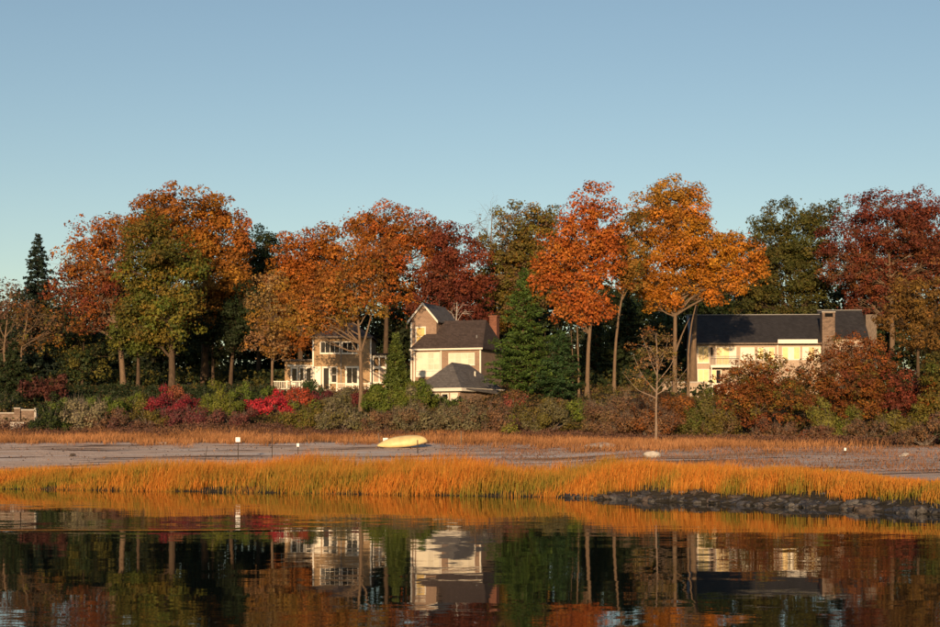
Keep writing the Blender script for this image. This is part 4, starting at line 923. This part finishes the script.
box('wing_roof', hA, WOOD, ax(282), ax(312.3), 0.15, 6.9, az(361), az(359))
window(hA, ax(320), ax(340), az(353.5), az(341.5), 0, 4, 1, GLASS)
window(hA, ax(341.8), ax(358.5), az(353.5), az(341.5), 0, 3, 1, GLASS)
window(hA, ax(314.3), ax(321), az(385), az(366.5), 0, 1, 1, [CREAM])
dr = window(hA, ax(322), ax(330.4), az(390.5), az(366.5), 0, 1, 1, GLASS, 0.17, name='door', sill=False)
box('handle', dr, LEAD, ax(329.0), ax(329.3), -0.11, -0.071, az(380), az(378))
window(hA, ax(330.9), ax(337.4), az(383), az(366.5), 0, 1, 2, GLASS)
window(hA, ax(345.2), ax(359), az(385), az(366.2), 0, 2, 1, GLASS, 0.2)
window(hA, ax(290), ax(297.4), az(384), az(366.8), 0.6, 1, 1, GLASS, 0.16)
d2 = window(hA, ax(298.4), ax(304), az(389), az(366.8), 0.6, 1, 1, GLASS, 0.13, name='door', sill=False)
box('handle', d2, LEAD, ax(302.8), ax(303.1), 0.49, 0.529, az(379.5), az(377.5))
window(hA, ax(304.8), ax(311.5), az(384), az(366.8), 0.6, 1, 1, GLASS, 0.13)
box('header_band', hA, WHITE, ax(287), ax(312), 0.5, 0.59, az(366.4), az(364.6))
box('downpipe', hA, LEAD, ax(340.6), ax(341.4), -0.13, -0.02, -1.0, az(339))
# sun porch at the right end
boxes('porch_frame', hA, WHITE, [(ax(372), ax(386), 0.7, 0.95, az(357), az(354.8)), (ax(372), ax(386), 0.7, 0.95, az(368.2), az(366)), (ax(372), ax(386), 0.7, 0.95, az(383.5), az(381.5)),
    (ax(372), ax(373.3), 0.71, 0.94, -2, az(357.01)), (ax(378.2), ax(379.5), 0.71, 0.94, az(381.49), az(357.01)), (ax(384.7), ax(386), 0.71, 0.94, -2, az(357.01))])
box('porch_wall', hA, SHINGLE, ax(371.5), ax(387), 1.6, 5.0, -2.0, az(355.5))
box('porch_roof', hA, ROOFB, ax(371.5), ax(387.5), 0.5, 5.2, az(354.7), az(353))
box('porch_panel', hA, STUCCO, ax(379.6), ax(384.6), 0.75, 0.85, az(381.4), az(368.3))
box('porch_panel', hA, STUCCO, ax(373.4), ax(378.1), 0.75, 0.85, az(381.4), az(372))
# deck
dk = box('deck', hA, WOOD, ax(274), ax(372), -2.2, 0.0, -0.35, az(390.6) - 0.02)
rl = boxes('railing', hA, WHITE, [(ax(274), ax(320), -2.2, -2.12, az(382.5), az(381.7)), (ax(274), ax(320), -2.19, -2.13, az(389.8), az(389.2)), (ax(338), ax(371), -2.2, -2.12, az(384.5), az(383.8)), (ax(338), ax(371), -2.19, -2.13, az(389.8), az(389.2))])
p = 274.3
while p < 371:
    if p < 320 or p > 338: box('baluster', rl, WHITE, ax(p), ax(p) + 0.05, -2.185, -2.135, az(389.19), az(382.51 if p < 320 else 384.51))
    p += 1.55
for p in (274.2, 289, 304, 319, 338, 354, 370): box('rail_post', rl, WHITE, ax(p), ax(p) + 0.13, -2.235, -2.105, -1.6, az(380.8 if p < 330 else 383))

# --- middle gabled house, turned so that its right flank shows
DB = 160.0; zB = 7.3
yawB = R(-20)
hB = empty('gabled_house', ((414 - CX) * DB / F, DB, zB), yawB)
tag(hB, 'shingled house with tall gabled tower, brown hipped roof and large bright windows', 'house')
wB, dB = 7.55, 7.2
SH2 = course_mat('rosy_shingle', (0.38, 0.26, 0.185), 0.13, 0.16)
box('wall', hB, SH2, 0, wB, 0, dB, -2.0, 4.45)
hip_roof('roof', hB, ROOFB, -0.35, wB + 0.35, -0.4, dB + 0.4, 4.55, 7.75, 1.7, 1.0)
box('fascia', hB, WHITE, -0.36, wB + 0.36, -0.44, -0.402, 4.36, 4.53)
box('corner_board', hB, WHITE, -0.04, 0.12, -0.04, 0.08, -2, 4.34)
box('corner_board', hB, WHITE, wB - 0.12, wB + 0.04, -0.04, 0.08, -2, 4.34)
box('corner_board', hB, WHITE, 3.02, 3.16, -0.05, 0.03, 0, 4.34)
window(hB, 0.28, 2.98, 2.25, 4.18, 0, 4, 3, CREAM, 0.08)
box('window_band', hB, WHITE, 0.25, 3.0, -0.09, -0.002, 1.55, 2.16)
window(hB, 3.95, 6.9, 2.75, 4.05, 0, 4, 2, CREAM, 0.08)
# tower
tw = 2.95; tx = -1.05; ty = 1.7
V = [(tx, ty, -2), (tx + tw, ty, -2), (tx + tw, ty + 6.2, -2), (tx, ty + 6.2, -2), (tx, ty, 7.75), (tx + tw, ty, 7.75), (tx + tw, ty + 6.2, 7.75), (tx, ty + 6.2, 7.75), (tx + tw / 2, ty, 9.45), (tx + tw / 2, ty + 6.2, 9.45)]
pydata('tower_wall', V, [(0, 1, 5, 8, 4), (1, 2, 6, 5), (3, 7, 9, 6, 2), (3, 0, 4, 7), (0, 3, 2, 1), (4, 8, 9, 7), (8, 5, 6, 9)], SH2, hB)
ov = 0.28; ex, ez = tx + tw / 2, 9.62
sl = (9.45 - 7.75) / (tw / 2)
V = []
for y in (ty - 0.3, ty + 6.5):
    for (x, z) in ((tx - ov, ez - sl * (tw / 2 + ov)), (ex, ez), (tx + tw + ov, ez - sl * (tw / 2 + ov))):
        V += [(x, y, z), (x, y, z - 0.13)]
pydata('tower_roof', V, [(0, 2, 8, 6), (2, 4, 10, 8), (1, 7, 9, 3), (3, 9, 11, 5), (0, 1, 3, 2), (2, 3, 5, 4), (6, 8, 9, 7), (8, 10, 11, 9), (0, 6, 7, 1), (4, 5, 11, 10)], ROOFG, hB)
V = []
for y in (ty - 0.36, ty - 0.302):
    for (x, z) in ((tx - ov - .02, ez - sl * (tw / 2 + ov)), (ex, ez + 0.02), (tx + tw + ov + .02, ez - sl * (tw / 2 + ov))):
        V += [(x, y, z + .01), (x, y, z - 0.27)]
pydata('bargeboard', V, [(0, 1, 3, 2), (2, 3, 5, 4), (6, 8, 9, 7), (8, 10, 11, 9), (0, 2, 8, 6), (2, 4, 10, 8), (1, 7, 9, 3), (3, 9, 11, 5), (0, 6, 7, 1), (4, 5, 11, 10)], WHITE, hB)
box('corner_board', hB, WHITE, tx - 0.03, tx + 0.16, ty - 0.06, ty + 0.1, -2, 7.5)
window(hB, tx + 0.55, tx + 1.75, 4.9, 7.05, ty, 1, 2, [YGLARE], 0.14)
# chimney, vents
ch = box('chimney', hB, BRICK, 6.55, 7.4, 5.6, 6.5, 4.0, 8.2)
box('chimney_cap', ch, BRICK, 6.47, 7.48, 5.52, 6.58, 8.202, 8.36)
box('chimney_pot', ch, DARK, 6.78, 7.18, 5.85, 6.25, 8.362, 8.52)
box('roof_vent', hB, LEAD, 6.7, 6.82, 0.95, 1.07, 5.2, 5.95)

# --- hip roofed pavilion in front
zP = 6.3; DP = 148.0
hP = empty('garden_pavilion', ((440.5 - CX) * DP / F, DP, zP), R(-33))
tag(hP, 'low pavilion with steep grey hipped roof in front of the gabled house', 'pavilion')
wP, dP = 4.6, 7.4
pe = CH + (HY - 388) * (DP / F) - zP
box('wall', hP, SH2, -wP / 2, wP / 2, 0, dP, -2.0, pe - 0.12)
hip_roof('roof', hP, ROOFG, -wP / 2 - 0.45, wP / 2 + 0.45, -0.45, dP + 0.45, pe, pe + 2.62, 2.2, 2.2, yr=None)
# ridge runs front to back: rebuild the hip with the ridge along y
pr = [c for c in hP.children if c.name.startswith('roof')][0]
me = pr.data
x0, x1, y0, y1 = -wP / 2 - 0.45, wP / 2 + 0.45, -0.45, dP + 0.45
for i, co in enumerate([(0, 2.0, pe + 2.62), (0, 5.2, pe + 2.5)]): me.vertices[4 + i].co = co
me2 = bpy.data.meshes.new('roof'); V = [tuple(v.co) for v in me.vertices]
for i_ in (2, 8): V[i_] = (V[i_][0] + 0.5, V[i_][1], V[i_][2] - 0.55)
me2.from_pydata(V, [], [(0, 1, 4), (1, 2, 5, 4), (2, 3, 5), (3, 0, 4, 5), (6, 7, 1, 0), (7, 8, 2, 1), (8, 9, 3, 2), (9, 6, 0, 3), (9, 8, 7, 6)]); me2.materials.append(ROOFG); pr.data = me2
box('fascia', hP, WHITE, x0 - .01, x1 + .01, y0 - 0.05, y0 - 0.003, pe - 0.34, pe - 0.02)
box('fascia', hP, WHITE, x1 + 0.003, x1 + 0.05, y0 + 0.01, y1, pe - 0.34, pe - 0.02)
for i in range(4):
    xx = -wP / 2 + 0.25 + i * 1.08
    window(hP, xx, xx + 0.9, -0.2, pe - 0.5, 0, 1, 1, [GLASS, CREAM][i % 2:] or GLASS, 0.13)
box('roof_vent', hP, WHITE, 1.25, 1.37, 4.2, 4.32, pe + 1.0, pe + 1.75)

# --- long dark roofed house on the right
DC = 184.0; kC = DC / F; zC = 7.9
hC = empty('long_house', ((693 - CX) * kC, DC, zC), R(-3))
tag(hC, 'long pale two storey house with dark slate roof, balcony and yellow sunrise-tinted windows', 'house')
def qx(p): return (p - 693) * kC
def qz(p): return CH + (HY - p) * kC - zC
W_ = qx(826)
box('wall', hC, STUCCO, 0, W_, 0, 8.5, -2.5, qz(343.5))
# gable roof, ridge along x
ze, zr_ = qz(343), qz(317) + 0.55
V = [(-0.35, -0.55, ze), (W_ + 0.2, -0.55, ze), (W_ + 0.2, 4.25, zr_), (-0.35, 4.25, zr_), (W_ + 0.2, 9.05, ze), (-0.35, 9.05, ze)]
V += [(x, y, z - 0.16) for (x, y, z) in V]
rfC = pydata('roof', V, [(0, 1, 2, 3), (3, 2, 4, 5), (6, 9, 8, 7), (9, 11, 10, 8), (0, 6, 7, 1), (0, 3, 9, 6), (3, 5, 11, 9), (5, 4, 10, 11), (1, 7, 8, 2), (2, 8, 10, 4)], ROOFD, hC)
# gable end wall and rake boards at the left
pydata('gable_wall', [(0, 0, ze - 0.2), (0, 8.5, ze - 0.2), (0, 4.25, zr_ - 0.22), (0.15, 0, ze - 0.2), (0.15, 8.5, ze - 0.2), (0.15, 4.25, zr_ - 0.22)], [(0, 2, 1), (3, 4, 5), (0, 3, 5, 2), (2, 5, 4, 1), (0, 1, 4, 3)], STUCCO, hC)
pydata('rake_board', [(-0.42, -0.6, ze + 0.03), (-0.10, -0.6, ze + 0.03), (-0.10, 4.25, zr_ + 0.05), (-0.42, 4.25, zr_ + 0.05), (-0.42, -0.6, ze - 0.25), (-0.36, -0.6, ze - 0.25), (-0.36, 4.25, zr_ - 0.24), (-0.42, 4.25, zr_ - 0.24)],
       [(0, 1, 2, 3), (0, 3, 7, 4), (0, 4, 5, 1), (3, 2, 6, 7)], LEAD, rfC)
box('ridge_cap', rfC, LEAD, -0.36, W_ + 0.2, 4.1, 4.4, zr_ - 0.02, zr_ + 0.07)
box('fascia', rfC, WOOD, -0.36, W_ + 0.2, -0.62, -0.552, ze - 0.22, ze - 0.02)
aw = box('awning', hC, WHITE, qx(776), qx(815), -0.95, -0.64, qz(344.2), qz(340.2))
window(hC, qx(697.5), qx(709), qz(363), qz(346.5), 0, 2, 1, YGLARE, 0.08)
window(hC, qx(697.5), qx(709), qz(384), qz(369), 0, 2, 1, YGLARE, 0.08)
dC = window(hC, qx(715.5), qx(736), qz(365), qz(347), 0, 3, 1, [YGLARE, YGLARE, CREAM], 0.09, name='balcony_door', sill=False)
window(hC, qx(711), qx(721), qz(384), qz(369.5), 0, 2, 1, [YGLARE, GLASS], 0.09)
window(hC, qx(740), qx(754), qz(360), qz(347.5), 0, 2, 1, CREAM, 0.08)
window(hC, qx(757), qx(774), qz(360), qz(347.5), 0, 3, 1, [YGLARE, CREAM], 0.08)
window(hC, qx(781), qx(799), qz(360), qz(347), 0, 3, 1, [YGLARE, CREAM], 0.08)
window(hC, qx(801), qx(820), qz(360), qz(347), 0, 3, 1, [CREAM, YGLARE], 0.08)
box('downpipe', hC, WHITE, qx(776.2), qx(777.2), -0.12, -0.01, -1, ze - 0.25)
box('wall_lamp', hC, DARK, qx(711), qx(712.3), -0.2, -0.01, qz(357), qz(347.5))
bl = box('balcony', hC, WHITE, qx(709.5), qx(738), -1.3, -0.01, qz(368), qz(365.5))
box('balcony_post', bl, WHITE, qx(709.8), qx(710.8), -1.25, -1.1, -2.2, qz(368.02))
box('balcony_post', bl, WHITE, qx(736.4), qx(737.4), -1.25, -1.1, -2.2, qz(368.02))
box('top_rail', bl, LEAD, qx(709.6), qx(737.9), -1.28, -1.23, qz(357.2), qz(356.6))
p = 709.8
while p < 737.9:
    box('baluster', bl, LEAD, qx(p), qx(p) + 0.03, -1.27, -1.24, qz(365.49), qz(357.21)); p += 1.3
# chimney, taller wing and end wall
c2 = box('chimney', hC, STONE, qx(819.5), qx(832), -0.9, 0.7, -2, qz(313.5))
box('flue_opening', c2, DARK, qx(822), qx(830), -0.915, -0.903, qz(318), qz(314.3))
box('chimney_cap', c2, PALEST, qx(819), qx(832.5), -0.96, 0.76, qz(313.49), qz(312.6))
zr2 = qz(311) + 0.4; x1w, x2w = qx(823), qx(868)
box('wing_wall', hC, STUCCO, W_ + 0.25, x2w - 0.2, 1.0, 9.0, -2.5, qz(337))
V = [(x1w, 0.6, qz(337.5)), (x2w, 0.6, qz(337.5)), (x2w, 5, zr2), (x1w, 5, zr2), (x2w, 9.4, qz(337.5)), (x1w, 9.4, qz(337.5))]
V += [(x, y, z - 0.16) for (x, y, z) in V]
rw = pydata('wing_roof', V, [(0, 1, 2, 3), (3, 2, 4, 5), (6, 9, 8, 7), (9, 11, 10, 8), (0, 6, 7, 1), (0, 3, 9, 6), (3, 5, 11, 9), (5, 4, 10, 11), (1, 7, 8, 2), (2, 8, 10, 4)], ROOFD, hC)
box('ridge_cap', rw, LEAD, x1w - .02, x2w + .02, 4.85, 5.15, zr2 - 0.02, zr2 + 0.07)
box('end_wall', hC, WOOD, x2w + 0.01, qx(879), 2.6, 8.0, -2.5, qz(316) + 0.3)
# terrace wall left of the long house
tz = 7.0
tw_ = empty('terrace_wall', ((662 - CX) * 172 / F, 172, tz))
tag(tw_, 'low pale terrace wall left of the long house below the orange maple', 'wall')
box('wall_body', tw_, STUCCO, 0, 5.2, 0, 0.35, -1.5, CH + (HY - 383) * 172 / F - tz)
box('coping', tw_, PALEST, -0.05, 5.25, -0.06, 0.41, CH + (HY - 382.98) * 172 / F - tz, CH + (HY - 381.6) * 172 / F - tz)
# picket fence before the long house
pf = empty('picket_fence', ((694 - CX) * 176 / F, 176, 6.6))
tag(pf, 'white picket fence at the foot of the long house left corner', 'fence')
zt_ = CH + (HY - 385) * 176 / F - 6.6
boxes('rail', pf, WHITE, [(0, 3.2, 0.03, 0.08, zt_ - 0.2, zt_ - 0.12), (0, 3.2, 0.03, 0.08, zt_ - 0.9, zt_ - 0.82)])
for i in range(18): box('picket', pf, WHITE, i * 0.18, i * 0.18 + 0.09, 0, 0.028, -1.2, zt_ + 0.02 * (i % 2))
# grey garden wall in the shade under the left trees
gw = empty('garden_wall', ((188 - CX) * 180 / F, 180, 7.4))
tag(gw, 'long low grey wall in the shade behind the left tree trunks', 'wall')
box('wall_body', gw, PALEST, 0, 7.0, 0, 0.4, -1.0, CH + (HY - 384) * 180 / F - 7.4)
box('coping', gw, PALEST, -0.06, 7.06, -0.05, 0.45, CH + (HY - 383.98) * 180 / F - 7.4, CH + (HY - 382.8) * 180 / F - 7.4)
# stone wall, gate pier, pale panel and steps at the far left
Dw = 135.0; kw_ = Dw / F; xw = (0 - CX) * kw_; gzw = float(ground_z(xw + 2, Dw))
sw_ = empty('stone_wall', (xw, Dw, gzw)); tag(sw_, 'low tan stone garden wall with square pier at the left edge', 'wall')
def wz(p): return CH + (HY - p) * kw_ - gzw
box('wall_body', sw_, STONE, -6.0, 14 * kw_, 0.1, 0.7, -0.6, wz(413.5))
box('coping', sw_, PALEST, -6.0, 13.9 * kw_, 0.04, 0.76, wz(413.49), wz(412.4))
box('pier', sw_, STONE, 14.1 * kw_, 20 * kw_, 0, 0.8, -0.6, wz(408.6))
box('pier_cap', sw_, PALEST, 13.7 * kw_, 20.4 * kw_, -0.05, 0.85, wz(408.59), wz(407.6))
gp = empty('garden_planter', (xw + 20.6 * kw_, Dw, gzw)); tag(gp, 'pale boxy wall panel with end post beside the stone pier at left', 'wall')
box('panel', gp, STONE, 0, 13.4 * kw_, 0.12, 0.6, -0.6, wz(410.5)); box('panel_cap', gp, PALEST, 0, 13.4 * kw_, 0.08, 0.64, wz(410.49), wz(409.2)); box('end_post', gp, PALEST, 13.5 * kw_, 15.4 * kw_, 0.05, 0.67, -0.6, wz(407.8))
st = empty('garden_steps', (xw + 21 * kw_, Dw - 3.2, float(ground_z(xw + 3, Dw - 3.2)) + 0.1)); tag(st, 'short flight of pale stone steps below the left wall panel', 'steps')
for i in range(3): box('step', st, PALEST, -0.1 * i, 1.0, 0.35 * i, 0.35 * i + 0.345, -0.3, 0.16 + 0.16 * i)
